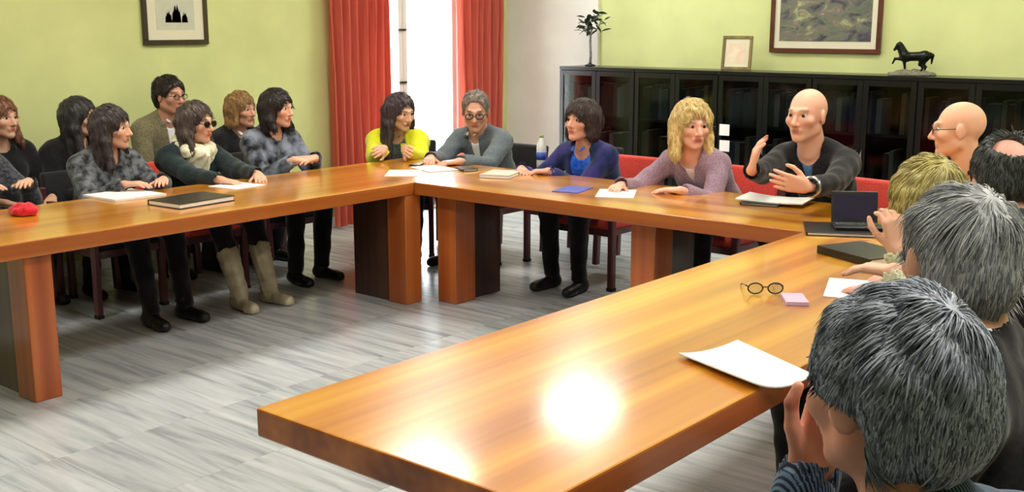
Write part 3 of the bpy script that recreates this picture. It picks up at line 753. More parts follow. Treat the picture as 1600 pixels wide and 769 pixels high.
    if glasses is not None:
        bm = bmesh.new(); 
        for s in (-1, 1):
            cpt = np.array((s * 0.033, 0.104, 0.002)); ringp = [HP(cpt + np.array((0.025 * math.cos(t), -0.004 * abs(math.cos(t)), 0.018 * math.sin(t)))) for t in np.linspace(0, 2 * PI, 14, endpoint=False)]
            tube(bm, ringp, (0.0032 if glasses != 'thin' else 0.0016) * hs, 6, True)
            tube(bm, [HP((s * 0.057, 0.100, 0.006)), HP((s * 0.080, 0.06, 0.008)), HP((s * 0.084, -0.005, 0.008)), HP((s * 0.082, -0.02, -0.01))], 0.0028 * hs if glasses != 'thin' else 0.0018 * hs, 6)
        tube(bm, [HP((-0.010, 0.108, 0.004)), HP((0.010, 0.108, 0.004))], 0.0025 * hs, 6)
        go = bm_obj('spectacles', bm, FRAME_B, root, True)
        for s in (-1, 1):
            bm = bmesh.new(); cpt = np.array((s * 0.033, 0.104, 0.002)); vs = [bm.verts.new(HP(cpt + np.array((0.024 * math.cos(t), -0.004 * abs(math.cos(t)), 0.017 * math.sin(t))))) for t in np.linspace(0, 2 * PI, 14, endpoint=False)]
            fc = bm.faces.new(vs); bmesh.ops.solidify(bm, geom=[fc], thickness=0.0012); bm_obj('lens', bm, LENS_DARK if glasses == 'dark' else LENS_CLEAR, go)
    if extra == 'watch':
        sh, el, wp = ARM[-1]; u = unit(wp - el); c0 = wp - u * 0.03; bm = bmesh.new(); e1 = unit(np.cross(u, (0, 0, 1))); e2 = np.cross(u, e1)
        tube(bm, [c0 + (e1 * math.cos(t) + e2 * math.sin(t)) * 0.046 for t in np.linspace(0, 2 * PI, 18, endpoint=False)], 0.009, 8, True); bm_obj('wristwatch', bm, M['chrome'], root, True)
    PEOPLE.append((root, base.copy(), yaw, seat, label, chair))
    return root

def make_hair(root, HP, Rh, h, hs, rnd, N, style='short', c0=(40, 30, 26), c1=(80, 60, 50), tufts=1400, length=0.10, fringe=True, thick=0.016, bald=0.0, tl=0.045, fine=0.007, mess=0.10, tw=0.0019, fore=0.112):
    E = lambda c, r: prim_ell(HP(c), np.array(r) * hs, Rh); C = lambda p, q, r, r2: prim_cap(HP(p), HP(q), r * hs, r2 * hs)
    pr = []; ct = []; t = thick
    pr.append((E((0, -0.022, 0.030), (0.078 + t, 0.098 + t, 0.090 + t)), 0.02))
    if style == 'short':
        pr.append((E((0, -0.055, -0.02), (0.072 + t * 0.7, 0.062 + t, 0.075)), 0.02))
        ct += [E((0, 0.085, -0.045), (0.090, 0.085, fore)), C((-0.12, 0.035, -0.075), (0.12, 0.035, -0.075), 0.062, 0.062)]
        ct += [C((-0.12, -0.002, -0.030), (0.12, -0.002, -0.030), 0.044, 0.044), C((-0.05, -0.10, -0.135), (0.05, -0.10, -0.135), 0.055, 0.055)]
    elif style == 'long':
        for s in (-1, 1):
            pr += [(C((s * 0.072, -0.01, 0.04), (s * 0.086, 0.0, -0.07), 0.034, 0.030), 0.03), (C((s * 0.086, 0.0, -0.07), (s * 0.095, 0.035, -0.09 - length), 0.032, 0.022), 0.02), (C((s * 0.06, -0.06, 0.0), (s * 0.075, -0.04, -0.09 - length), 0.05, 0.034), 0.03)]
        pr.append((C((0, -0.075, 0.0), (0, -0.075, -0.08 - length * 0.9), 0.062, 0.05), 0.03))
        ct.append(E((0, 0.090, -0.040), (0.062, 0.085, 0.098 if fringe else 0.112)))
        ct.append(C((0, 0.04, -0.14), (0, 0.06, -0.30), 0.055, 0.06))
    elif style == 'bob':
        for s in (-1, 1): pr += [(C((s * 0.070, -0.01, 0.04), (s * 0.078, 0.0, -0.06 - length * 0.3), 0.036, 0.030), 0.03), (C((s * 0.05, -0.06, 0.0), (s * 0.06, -0.05, -0.06 - length * 0.3), 0.055, 0.045), 0.03)]
        ct.append(E((0, 0.092, -0.042), (0.064, 0.085, 0.098 if fringe else 0.110)))
        ct.append(C((0, 0.05, -0.13), (0, 0.05, -0.25), 0.05, 0.05))
    elif style == 'ring':
        pr = [(E((0, -0.03, 0.0), (0.078 + t, 0.092 + t, 0.075)), 0.02)]
        ct += [E((0, 0.085, -0.02), (0.10, 0.085, 0.13)), C((-0.12, 0.010, -0.060), (0.12, 0.010, -0.060), 0.052, 0.052), C((-0.05, -0.10, -0.135), (0.05, -0.10, -0.135), 0.055, 0.055)]
    if bald > 0: ct.append(E((0, -0.085, 0.085), (bald, bald, bald)))
    bb = [np.stack(pbounds(p, 0)) for p, _ in pr]; lo = np.min([q[0] for q in bb], 0) - 0.02; hi = np.max([q[1] for q in bb], 0) + 0.02
    F_ = Field([axis(lo[i], hi[i], fine, []) for i in range(3)])
    for p, k in pr: F_.add(p, k)
    F_.ripple(rnd, 0.003 * hs, 0.04, 6, (1, 1, 0.15))
    for c in ct: F_.cut(c, 0.012)
    v, f = F_.mesh(); nrm = vnormals(v, f)
    a0, a1 = np.array(lin(c0)), np.array(lin(c1)); q = (v - h) @ Rh / hs
    strand = 0.5 + 0.5 * np.sin(q[:, 0] * 190 + 2.5 * np.sin(q[:, 2] * 40 + q[:, 1] * 23)); w_ = (0.25 + 0.5 * strand)[:, None]
    hob = np_mesh('hair', v, f, HAIR, root, col=a0 * (1 - w_) + a1 * w_)
    # locks: thin bent three-sided strips lying along the flow of the hair
    fc = v[f].mean(1); fnn = nrm[f].mean(1); fa = np.linalg.norm(np.cross(v[f[:, 2]] - v[f[:, 0]], v[f[:, 3]] - v[f[:, 1]]), axis=1)
    rs = np.random.RandomState(rnd.randint(0, 9999)); ok = (fnn @ np.array([0, 0, 1.0])) > -0.6; prb = fa * ok; pick = rs.choice(len(f), tufts, p=prb / prb.sum())
    p = v[f[pick, rs.randint(0, 4, tufts)]] * 0.5 + fc[pick] * 0.5; n = fnn[pick]; n /= np.linalg.norm(n, axis=1, keepdims=True) + 1e-9
    crown = HP((0.012, -0.075, 0.105)); fl = p - crown; fl /= np.linalg.norm(fl, axis=1, keepdims=True) + 1e-9
    qy = (p - h) @ Rh / hs; grav = np.zeros_like(p); grav[:, 2] = -1.0; wgt = np.clip((0.10 - qy[:, 2]) / 0.10, 0.15, 2.0)[:, None]
    fl = fl + grav * wgt + rs.normal(0, mess, p.shape); fl -= n * (fl * n).sum(1, keepdims=True); fl /= np.linalg.norm(fl, axis=1, keepdims=True) + 1e-9
    sd = np.cross(n, fl); Ls = (tl * hs * rs.uniform(0.6, 1.25, tufts) * np.where((qy[:, 1] > 0.03) & (style in ('short', 'ring')), 0.5, 1.0))[:, None]; wd = (tw * hs * rs.uniform(0.6, 1.3, tufts))[:, None]
    V = []; 
    for tt, ww, lf in ((0.0, 0.6, -0.001), (0.35, 1.0, 0.0028), (0.7, 0.8, 0.0028), (1.0, 0.08, 0.0005)):
        c = p + fl * Ls * tt + n * (lf * hs - (Ls * tt) ** 2 / (2 * 0.085 * hs)); V += [c + sd * wd * ww, c - sd * wd * ww, c + n * wd * ww * 0.9]
    V = np.stack(V, 1).reshape(-1, 3); b = (np.arange(tufts) * 12)[:, None]; fs = []
    for r_ in range(3):
        for i in range(3): j = (i + 1) % 3; fs.append(b + np.array([[r_ * 3 + i, r_ * 3 + j, r_ * 3 + 3 + j, r_ * 3 + 3 + i]]))
    fs = np.concatenate(fs); cw = np.repeat(rs.uniform(0, 1, tufts) ** 1.2, 12)[:, None]
    lk = np_mesh('hair_locks', V, fs, HAIR, hob, col=a0 * (1 - cw) + a1 * cw); lk['kind'] = 'stuff'

# --- clothes materials
K = {}
K['tweed_dark'] = cloth('dark_tweed', (34, 36, 42), (84, 88, 96), 70)
K['black'] = cloth('black_wool', (14, 14, 17), (28, 28, 32), 100)
K['grey_black'] = cloth('grey_black_knit', (26, 28, 32), (112, 116, 122), 26, kind='noise')
K['olive'] = cloth('olive_tweed', (92, 88, 66), (128, 122, 94), 110)
K['white'] = cloth('white_cotton', (228, 230, 232), (242, 242, 242), 120)
K['tie'] = cloth('striped_tie', (70, 66, 60), (180, 176, 160), 14, kind='stripe')
K['teal'] = cloth('dark_teal_wool', (20, 32, 36), (36, 52, 56), 100)
K['cream'] = cloth('cream_scarf', (232, 228, 196), (246, 244, 220), 60)
K['navy_pat'] = cloth('black_grey_print', (20, 20, 28), (132, 140, 158), 13, kind='noise')
K['yellow'] = cloth('acid_yellow_knit', (214, 216, 22), (232, 232, 50), 120)
K['grey_top'] = cloth('grey_top', (74, 82, 84), (112, 120, 122), 60)
K['suit'] = cloth('grey_suit', (78, 88, 94), (104, 114, 120), 130)
K['blue'] = cloth('cobalt_shirt', (28, 84, 214), (54, 120, 240), 50)
K['petrol'] = cloth('petrol_violet_cardigan', (18, 40, 74), (56, 52, 118), 11)
K['mauve'] = cloth('mauve_knit', (130, 104, 124), (164, 138, 152), 130)
K['pinkwhite'] = cloth('pale_pink_top', (226, 206, 208), (240, 226, 226), 100)
K['denim'] = cloth('blue_collar_shirt', (46, 92, 140), (84, 132, 176), 100)
K['pale'] = cloth('pale_green_jacket', (206, 212, 176), (226, 230, 200), 100)
K['charcoal'] = cloth('charcoal_jacket', (40, 44, 46), (62, 66, 68), 120)
K['blue_stripe'] = cloth('dark_blue_stripe', (24, 34, 52), (92, 116, 142), 60, kind='stripe')
TAB = 0.775   # wrist height when a hand rests on the table

def hp(px, py, dep): return tuple(at_depth(px, py, dep))
# -- row along the green wall, at the table (facing +x)
person('person in dark grey tweed jacket and purple scarf beside the red cap', hp(-46, 205, 6.05), -90, 45, 0, female=True, wr=(0.13, 0.30, -0.27, 1), wl=(-0.15, 0.30, -0.27, 1), chair='black', hair=dict(style='bob', c0=(50, 34, 28), c1=(96, 62, 46)), top=K['tweed_dark'], neck='collar', scarf=cloth('purple_scarf', (70, 58, 100), (96, 82, 128), 60), legs=(30, 26, 40), shoe=(20, 18, 20), seed=11)
person('person in grey-black mottled knit sitting behind a stack of papers', hp(176, 200, 6.40), -90, 62, -2, back=0.16, female=True, wr=(0.13, 0.30, -0.29, 1), wl=(-0.12, 0.30, -0.29, 1), chair='black', hair=dict(style='long', c0=(30, 24, 26), c1=(86, 76, 78), length=0.13, tufts=2200), top=K['grey_black'], neck='v', shirt=K['black'], legs=(18, 18, 22), seed=12, knees=(0.52, 0.62, 0.0), brow=(40, 30, 28))
person('person in dark teal jacket with cream scarf and dark glasses', hp(308, 192, 6.80), -90, 52, -4, back=0.16, female=True, wr=(-5.44, 3.86, TAB), wl=(-5.40, 4.12, TAB), hair=dict(style='long', c0=(44, 34, 32), c1=(110, 96, 90), length=0.06, fringe=False, tufts=2200), top=K['teal'], neck='collar', scarf=K['cream'], glasses='dark', legs=(20, 18, 24), shoe=(176, 168, 140), seed=13, knees=(0.50, 0.66, 0.0), boot=0.24)
person('person in black and grey printed top with folded arms', hp(434, 170, 7.30), -90, 55, -2, back=0.14, female=True, wr=(0.10, 0.27, -0.31, 1), wl=(-0.06, 0.29, -0.31, 1), hr=((0.1, 0.9, 0.0), (-0.3, 0, -0.9), 0.3), hl=((0.1, -0.9, 0.0), (-0.3, 0, -0.9), 0.3), chair='black', hair=dict(style='long', c0=(20, 16, 18), c1=(60, 50, 50), length=0.03, tufts=2200), top=K['navy_pat'], neck='v', shirt=K['black'], legs=(16, 16, 20), seed=14)
# -- back row against the green wall
person('person in black top in back row behind the tweed jacket', hp(2, 185, 6.62), -90, 40, 0, female=True, hair=dict(style='long', c0=(84, 50, 36), c1=(150, 100, 74), length=0.06), top=K['black'], neck='collar', seed=15, knees=(0.36, 0.28, 0.0), chair='black')
person('person in plain black seated right behind person in mottled knit', hp(126, 184, 6.92), -90, 65, 0, female=True, hair=dict(style='long', c0=(22, 20, 22), c1=(64, 60, 62), length=0.14), top=K['black'], seed=16, knees=(0.36, 0.28, 0.0), chair='black')
person('person in olive tweed jacket and striped tie in back row', hp(266, 150, 7.45), -90, 40, -2, hair=dict(style='short', c0=(26, 20, 18), c1=(56, 44, 38)), top=K['olive'], neck='open', shirt=K['white'], tie=K['tie'], glasses='thin', legs=(50, 48, 44), seed=17, knees=(0.36, 0.28, 0.0), chair='black', skin=(206, 152, 130), hs=1.03)
person('person in black over white shirt collar in back row beside printed top', hp(378, 172, 7.85), -90, 48, 0, female=True, hair=dict(style='bob', c0=(104, 74, 44), c1=(190, 150, 98)), top=K['black'], neck='collar', shirt=K['white'], seed=18, knees=(0.36, 0.28, 0.0), chair='black', skin=(214, 160, 134))
# -- corner and back table (facing -y)
p9 = hp(626, 176, 7.95)
person('person in acid yellow cardigan at the table corner by the window', p9, -142, 38, -10, back=0.20, female=True, wr=(0.07, 0.36, -0.22, 1), wl=(-0.07, 0.36, -0.22, 1), chair='black', hr=((0.35, -0.75, 0), (-0.7, -0.2, -0.4), 0.5), hl=((0.75, -0.6, 0), (0.5, 0.6, -0.4), 0.5), hair=dict(style='long', c0=(40, 30, 34), c1=(92, 76, 84), length=0.20, fringe=False, tufts=2400), top=K['yellow'], neck='open', shirt=K['grey_top'], seed=21, openw=1.3, hs=1.06, legs=(30, 32, 44))
person('person in grey suit and dark-rimmed glasses beside the yellow cardigan', hp(743, 174, 7.75), 180, -4, -16, back=0.22, wr=(-5.26, 5.44, TAB), wl=(-4.98, 5.42, TAB), chair='black', hair=dict(style='short', c0=(96, 84, 76), c1=(158, 146, 136), thick=0.009, fore=0.135, tl=0.03), top=K['suit'], neck='open', shirt=K['white'], glasses='black', seed=22, hs=1.10, skin=(218, 164, 140), legs=(40, 44, 50), wide=1.08)
person('person in petrol cardigan over cobalt blue shirt', hp(908, 190, 7.0), 180, -38, 6, back=0.25, female=True, wr=(-4.42, 5.40, TAB), wl=(-4.22, 5.42, TAB), hr=((0.5, -0.6, 0), (0, 0, -1), 0.4), hl=((-0.6, -0.5, 0), (0, 0, -1), 0.4), hair=dict(style='bob', c0=(34, 26, 26), c1=(84, 66, 62), thick=0.024, length=0.05, tufts=2200), top=K['petrol'], neck='open', shirt=K['blue'], seed=23, openw=1.4, hs=1.05, skin=(214, 162, 140))
person('person in mauve cardigan writing on white paper', hp(1082, 196, 6.35), 180, 22, -4, back=0.36, female=True, wr=(-3.52, 5.20, TAB), wl=(-3.16, 5.25, TAB), hr=((0.2, -0.8, 0), (0, 0, -1), 0.35), hl=((-0.9, -0.3, 0), (0, 0, -1), 0.25), hair=dict(style='long', c0=(176, 144, 80), c1=(246, 224, 162), length=0.06, fringe=False, tufts=2800, thick=0.020), top=K['mauve'], neck='v', shirt=K['pinkwhite'], seed=24, openw=1.3, hs=1.10, skin=(234, 180, 158), brow=(120, 90, 60))
person('person in black sweater gesturing with both hands', hp(1260, 180, 5.85), 172, -30, -2, back=0.34, wr=hp(1170, 268, 5.62), wl=hp(1262, 293, 5.40), hr=((0.14, 0.05, 0.9), (0.70, 0.45, 0.3), 0.35), hl=((-0.77, -0.58, 0.20), (-0.60, 0.70, 0.2), 0.22), top=K['black'], neck='v', shirt=K['denim'], seed=25, hs=1.16, skin=(232, 178, 152), brow=(150, 110, 86), extra='watch', wide=1.05, legs=(18, 18, 22))
person('person in black jacket and thin glasses turning sideways at the table end', hp(1496, 202, 5.30), 165, -88, -4, back=0.30, wr=(-1.95, 5.40, TAB), wl=(-1.62, 5.42, TAB), top=K['black'], neck='collar', seed=26, hs=1.10, skin=(236, 182, 150), brow=(170, 130, 100), glasses='thin', wide=1.05)
# -- right row, seen from behind (facing -x)
person('person in charcoal jacket with bowed head seen from behind', hp(1568, 280, 3.62), 90, -165, -16, wr=(-1.40, 3.95, TAB), wl=(-1.40, 3.60, TAB), hair=dict(style='short', c0=(26, 30, 28), c1=(84, 90, 86), bald=0.055, tufts=2600, thick=0.018, tl=0.028), top=K['charcoal'], neck='collar', shirt=K['white'], seed=31, hs=1.06, skin=(222, 164, 146), fine=0.0055)
person('person in pale green jacket with one hand raised', hp(1446, 316, 3.25), 90, -150, -6, female=True, wr=hp(1402, 392, 3.12), wl=hp(1398, 425, 2.9), hr=((-0.15, 0.05, 0.8), (-0.6, 0.6, 0), 0.75), hl=((-0.8, 0.1, 0), (0, 0, -1), 0.3), hair=dict(style='bob', c0=(128, 112, 58), c1=(214, 204, 130), tufts=3000), top=K['pale'], neck='collar', seed=32, hs=1.02, fine=0.0055)
person('person in black suit with white collar seen from behind', hp(1494, 404, 2.12), 96, -150, -4, back=0.12, hair=dict(style='short', c0=(96, 102, 110), c1=(206, 208, 208), tufts=6000, thick=0.009, tl=0.065, fine=0.005, mess=0.06, tw=0.0012), top=K['black'], neck='collar', shirt=K['white'], seed=33, hs=1.10, skin=(214, 164, 138), fine=0.006, wide=1.08)
person('person in dark blue striped jacket seen from behind at the table end', hp(1386, 612, 1.40), 70, -132, -2, back=0.04, wl=hp(1262, 738, 1.60), hl=((0.15, 0.3, 0.7), (0.5, -0.6, 0.2), 1.25), hair=dict(style='short', c0=(66, 73, 86), c1=(190, 198, 212), tufts=11000, thick=0.017, tl=0.045, fine=0.0045, mess=0.16, tw=0.0014), top=K['blue_stripe'], neck='jacket', shirt=K['white'], seed=34, hs=1.03, skin=(226, 158, 134), fine=0.005)

# ------------------------------------------------------------------ chairs
def chair_proto(fabric):
    r = empty('armchair')
    bm = bmesh.new(); bx(bm, (-0.25, -0.23, 0.385), (0.25, 0.25, 0.455), 0.025, 3); bm_obj('seat', bm, fabric, r, True)
    bm = bmesh.new(); bx(bm, (-0.235, -0.325, 0.52), (0.235, -0.270, 0.80), 0.020, 3)
    for v in bm.verts: v.co.y -= (v.co.z - 0.5) * 0.18 - 0.03 * (1 - (v.co.x / 0.25) ** 2)* -1
    bm_obj('backrest', bm, fabric, r, True)
    for s in (-1, 1):
        bm = bmesh.new(); bx(bm, (s * 0.255 - 0.022, 0.215, 0.02), (s * 0.255 + 0.022, 0.26, 0.62), 0.008); l = bm_obj('leg', bm, M['chair_wood'], r)
        bm = bmesh.new(); bx(bm, (s * 0.255 - 0.024, 0.212, 0.0), (s * 0.255 + 0.024, 0.263, 0.022), 0.004); bm_obj('foot_cap', bm, M['rubber'], l)
        bm = bmesh.new(); vs = bx(bm, (s * 0.255 - 0.022, -0.30, 0.02), (s * 0.255 + 0.022, -0.255, 0.72), 0.008)
        for v in bm.verts: v.co.y -= (v.co.z - 0.45) * 0.16 if v.co.z > 0.3 else (0.45 - v.co.z) * 0.1 - 0.04
        l = bm_obj('leg', bm, M['chair_wood'], r)
        bm = bmesh.new(); bx(bm, (s * 0.255 - 0.025, -0.33, 0.615), (s * 0.255 + 0.025, 0.265, 0.645), 0.010); bm_obj('armrest', bm, M['chair_wood'], r)
        bm = bmesh.new(); bx(bm, (s * 0.255 - 0.012, -0.26, 0.36), (s * 0.255 + 0.012, 0.22, 0.40), 0.004); bm_obj('rail', bm, M['chair_wood'], r)
    bm = bmesh.new(); bx(bm, (-0.24, 0.225, 0.35), (0.24, 0.248, 0.395), 0.004); bm_obj('front_rail', bm, M['chair_wood'], r)
    bm = bmesh.new(); bx(bm, (-0.24, -0.29, 0.35), (0.24, -0.267, 0.395), 0.004); bm_obj('back_rail', bm, M['chair_wood'], r)
    return r
protos = {'red': chair_proto(M['red_fabric']), 'black': chair_proto(M['black_fabric'])}; used = {'red': False, 'black': False}
def place_chair(kind, x, y, yaw, label):
    o = protos[kind] if not used[kind] else copy_tree(protos[kind]); used[kind] = True
    o.location = (x, y, 0); o.rotation_euler = (0, 0, math.radians(yaw)); o.scale = (0.84 if kind == 'black' else 0.96, 1, 1)
    tag(o, label, 'chair', kind + ' padded armchairs'); return o
for root, base, yaw, seat, lab, kind in PEOPLE:
    place_chair(kind, base[0], base[1], yaw, '%s padded armchair under the ' % kind + ' '.join(lab.split(',')[0].split()[:11]))
place_chair('black', -4.68, 6.28, 180, 'empty black armchair between person in grey suit and person in petrol cardigan')

# ------------------------------------------------------------------ things on the tables
def paper_sheet(name, quad, label, cat='paper', mat=None, th=0.003, curl=0.0, z=TZ):
    """a sheet or booklet given by four world xy corners"""
    bm = bmesh.new(); n = 8; g = []
    q = [np.array(p, float) for p in quad]
    for lay in (0, 1):
        rows = []
        for i in range(n + 1):
            u = i / n; row = []
            for j in range(n + 1):
                t = j / n; p = (q[0] * (1 - u) + q[1] * u) * (1 - t) + (q[3] * (1 - u) + q[2] * u) * t
                zz = z + 0.001 + (th if lay else 0) + curl * (abs(u - 0.5) * 2) ** 2 * (0.5 + 0.5 * t)
                row.append(bm.verts.new((p[0], p[1], zz)))
            rows.append(row)
        g.append(rows)
    for i in range(n):
        for j in range(n):
            a = g[1]; bm.faces.new((a[i][j], a[i + 1][j], a[i + 1][j + 1], a[i][j + 1])); b = g[0]; bm.faces.new((b[i][j + 1], b[i + 1][j + 1], b[i + 1][j], b[i][j]))
    for i in range(n):
        bm.faces.new((g[0][i][0], g[0][i + 1][0], g[1][i + 1][0], g[1][i][0])); bm.faces.new((g[1][i][n], g[1][i + 1][n], g[0][i + 1][n], g[0][i][n]))
        bm.faces.new((g[1][0][i], g[1][0][i + 1], g[0][0][i + 1], g[0][0][i])); bm.faces.new((g[0][n][i], g[0][n][i + 1], g[1][n][i + 1], g[1][n][i]))
    bmesh.ops.recalc_face_normals(bm, faces=bm.faces)
    return tag(bm_obj(name, bm, mat or M['paper'], smooth=False), label, cat)
def quad_px(pts, z=TZ): return [at_z(x, y, z)[:2] for x, y in pts]
def rect(cx, cy, w_, h_, deg):
    c, s = math.cos(math.radians(deg)), math.sin(math.radians(deg))
    return [(cx + c * a - s * b, cy + s * a + c * b) for a, b in ((-w_ / 2, -h_ / 2), (w_ / 2, -h_ / 2), (w_ / 2, h_ / 2), (-w_ / 2, h_ / 2))]

paper_sheet('booklet', quad_px([(1060, 560), (1152, 539), (1270, 600), (1176, 613)]), 'white open booklet on the bare end of the table', 'booklet', th=0.004, curl=0.022)
ph = tag(paper_sheet('phone', rect(-1.60, 3.43, 0.075, 0.13, 35), 'lilac mobile phone on the table beside eyeglasses', 'phone', plain('lilac_plastic', (204, 180, 210), 0.3), 0.012), kind=None)
# eyeglasses lying on the table
bm = bmesh.new(); c0 = np.array([-1.72, 3.46]); 
er = empty('eyeglasses', (-1.72, 3.45, TZ), math.radians(40), 'folded dark eyeglasses lying on the table', 'eyeglasses')
for s in (-1, 1): tube(bm, [(s * 0.035 + 0.026 * math.cos(t), 0, 0.023 + 0.019 * math.sin(t)) for t in np.linspace(0, 2 * PI, 16, endpoint=False)], 0.0028, 6, True)
tube(bm, [(-0.010, 0, 0.028), (0.010, 0, 0.028)], 0.0025, 6); bm_obj('rim', bm, FRAME_B, er, True)
for s in (-1, 1):
    bm = bmesh.new(); tube(bm, [(s * 0.061, 0, 0.03), (s * 0.064, 0.03, 0.028), (s * 0.058, 0.12, 0.012), (s * 0.056, 0.14, 0.004)], 0.0026, 6); bm_obj('temple_arm', bm, FRAME_B, er, True)
    bm = bmesh.new(); vs = [bm.verts.new((s * 0.035 + 0.025 * math.cos(t), 0, 0.023 + 0.018 * math.sin(t))) for t in np.linspace(0, 2 * PI, 16, endpoint=False)]; f = bm.faces.new(vs); bmesh.ops.solidify(bm, geom=[f], thickness=0.0015); bm_obj('lens', bm, LENS_CLEAR, er)
# black folder, papers of the right row
def folder(name, cx, cy, w_, h_, deg, label, cat, mat, th=0.03):
    r = empty(name, (cx, cy, TZ + 0.001), math.radians(deg), label, cat)
    box('cover', (-w_ / 2, -h_ / 2, 0), (w_ / 2, h_ / 2, 0.004), mat, r, 0.0015); box('pages', (-w_ / 2 + 0.004, -h_ / 2 + 0.004, 0.004), (w_ / 2 - 0.006, h_ / 2 - 0.004, th - 0.004), M['paper'], r)
    box('cover', (-w_ / 2, -h_ / 2, th - 0.004), (w_ / 2, h_ / 2, th), mat, r, 0.0015); box('spine', (-w_ / 2 - 0.003, -h_ / 2, 0), (-w_ / 2 + 0.004, h_ / 2, th), mat, r, 0.0015); return r
folder('folder', -1.70, 4.28, 0.23, 0.31, 65, 'black document folder on the table before the person in pale green', 'folder', M['black_plastic'], 0.032)
paper_sheet('paper_sheet', rect(-1.50, 3.72, 0.21, 0.297, 20), 'white paper sheets on table in front of person in pale green', 'paper', th=0.004)
# laptop
lp = at_z(1338, 362, TZ); lr = empty('laptop', (lp[0], lp[1], TZ + 0.018), math.radians(32), 'small open black laptop on a black folder', 'laptop')
box('base', (-0.13, -0.09, 0), (0.13, 0.09, 0.018), M['black_plastic'], lr, 0.004)
kb = bmesh.new()
for i in range(11):
    for j in range(4): bx(kb, (-0.115 + i * 0.021, -0.02 + j * 0.021, 0.018), (-0.098 + i * 0.021, -0.003 + j * 0.021, 0.0205))
bm_obj('keyboard', kb, plain('key_grey', (70, 78, 76), 0.5), lr)
bm = bmesh.new(); bx(bm, (-0.13, 0.084, 0.016), (0.13, 0.092, 0.19), 0.003); 
for v in bm.verts: v.co.y += (v.co.z - 0.016) * 0.25
sc = bm_obj('lid', bm, M['black_plastic'], lr)
bm = bmesh.new(); bx(bm, (-0.115, 0.081, 0.032), (0.115, 0.0838, 0.175))
for v in bm.verts: v.co.y += (v.co.z - 0.016) * 0.25
bm_obj('screen', bm, plain('dark_screen', (44, 40, 62), 0.15), sc)
lr.scale = (0.8, 0.8, 0.8); f2 = folder('document_case', lp[0] - 0.02, lp[1] - 0.02, 0.40, 0.28, 28, 'flat black document case under the small laptop', 'case', M['black_plastic'], 0.016)
# notebooks and papers of the back table
folder('notebook', -2.66, 5.30, 0.20, 0.26, 10, 'closed notebook under the papers of the person gesturing', 'notebook', M['black_plastic'], 0.012)
paper_sheet('open_notebook', rect(-2.62, 5.32, 0.36, 0.22, 8), 'open white notebook in front of the gesturing person', 'notebook', th=0.006, curl=0.012, z=TZ + 0.014)
paper_sheet('paper_sheet', rect(-3.45, 5.05, 0.21, 0.297, 30), 'white paper sheet under the hands of the person in mauve', 'paper', th=0.003)
paper_sheet('leaflet', rect(-3.73, 5.02, 0.16, 0.24, 15), 'blue leaflet beside the papers of the person in mauve', 'leaflet', plain('blue_print', (70, 84, 170), 0.5, var=0.2, scale=20), 0.003)
folder('notebook', -4.42, 5.20, 0.19, 0.25, 20, 'pale notebook in front of the person in cobalt blue', 'notebook', plain('pale_cover', (206, 200, 186), 0.5), 0.022)
paper_sheet('paper_sheet', rect(-4.98, 5.18, 0.21, 0.297, 70), 'white papers before the person in grey suit', 'paper', th=0.004)
folder('notebook', -4.78, 5.28, 0.10, 0.16, 60, 'small black notebook beside the papers of the person in grey suit', 'notebook', M['black_plastic'], 0.014)
paper_sheet('paper_sheet', rect(-4.98, 4.90, 0.21, 0.297, 40), 'white paper sheet lying at the inner table corner', 'paper', th=0.002)
# mobile phone by the yellow cardigan
box_o = paper_sheet('phone', rect(-5.20, 5.24, 0.07, 0.13, 30), 'black mobile phone by the hands of the person in yellow', 'phone', M['black_plastic'], 0.010)
# water bottle
bp_ = at_z(846, 261, TZ); br = empty('water_bottle', (bp_[0], bp_[1], TZ), 0, 'plastic water bottle with blue label beside person in petrol cardigan', 'bottle')
bm = bmesh.new(); lathe(bm, [(0.030, 0.0), (0.033, 0.006), (0.033, 0.13), (0.030, 0.15), (0.014, 0.185), (0.013, 0.20)], 18); bm_obj('bottle_body', bm, plain('frosted_plastic', (228, 234, 238), 0.2), br, True)
bm = bmesh.new(); lathe(bm, [(0.0338, 0.05), (0.0338, 0.10)], 18); bm_obj('bottle_label', bm, plain('blue_label', (60, 90, 190), 0.4), br, True)
bm = bmesh.new(); lathe(bm, [(0.0150, 0.195), (0.0150, 0.215)], 14); bm_obj('bottle_cap', bm, plain('green_cap', (150, 176, 120), 0.4), br, True)
# table along the wall
paper_sheet('paper_stack', quad_px([(130, 308), (205, 298), (260, 306), (180, 316)]), 'stack of white papers on table before person in mottled knit', 'paper', th=0.012)
folder('laptop_sleeve', *at_z(300, 317, TZ)[:2], 0.26, 0.36, 5, 'closed black laptop sleeve lying on the table', 'laptop case', M['black_plastic'], 0.028)
paper_sheet('paper_sheet', quad_px([(325, 292), (372, 285), (415, 290), (368, 297)]), 'white paper sheet in front of person with cream scarf', 'paper', th=0.003)
# red knitted cap
rc = at_z(36, 336, TZ); F_ = Field([axis(-0.12, 0.12, 0.008, []), axis(-0.12, 0.12, 0.008, []), axis(-0.02, 0.09, 0.008, [])])
F_.add(prim_ell((0, 0, 0.02), (0.085, 0.06, 0.035)), 0.01).add(prim_ell((0.02, 0.01, 0.03), (0.05, 0.045, 0.03)), 0.02).ripple(random.Random(5), 0.006, 0.04).clip((0, 0, -1.0), 0.0)
v, f = F_.mesh(); o = np_mesh('knitted_cap', v, f, cloth('red_knit', (196, 26, 44), (226, 50, 66), 90)); o.location = (rc[0], rc[1], TZ + 0.001); tag(o, 'crumpled red knitted cap on the table', 'cap')

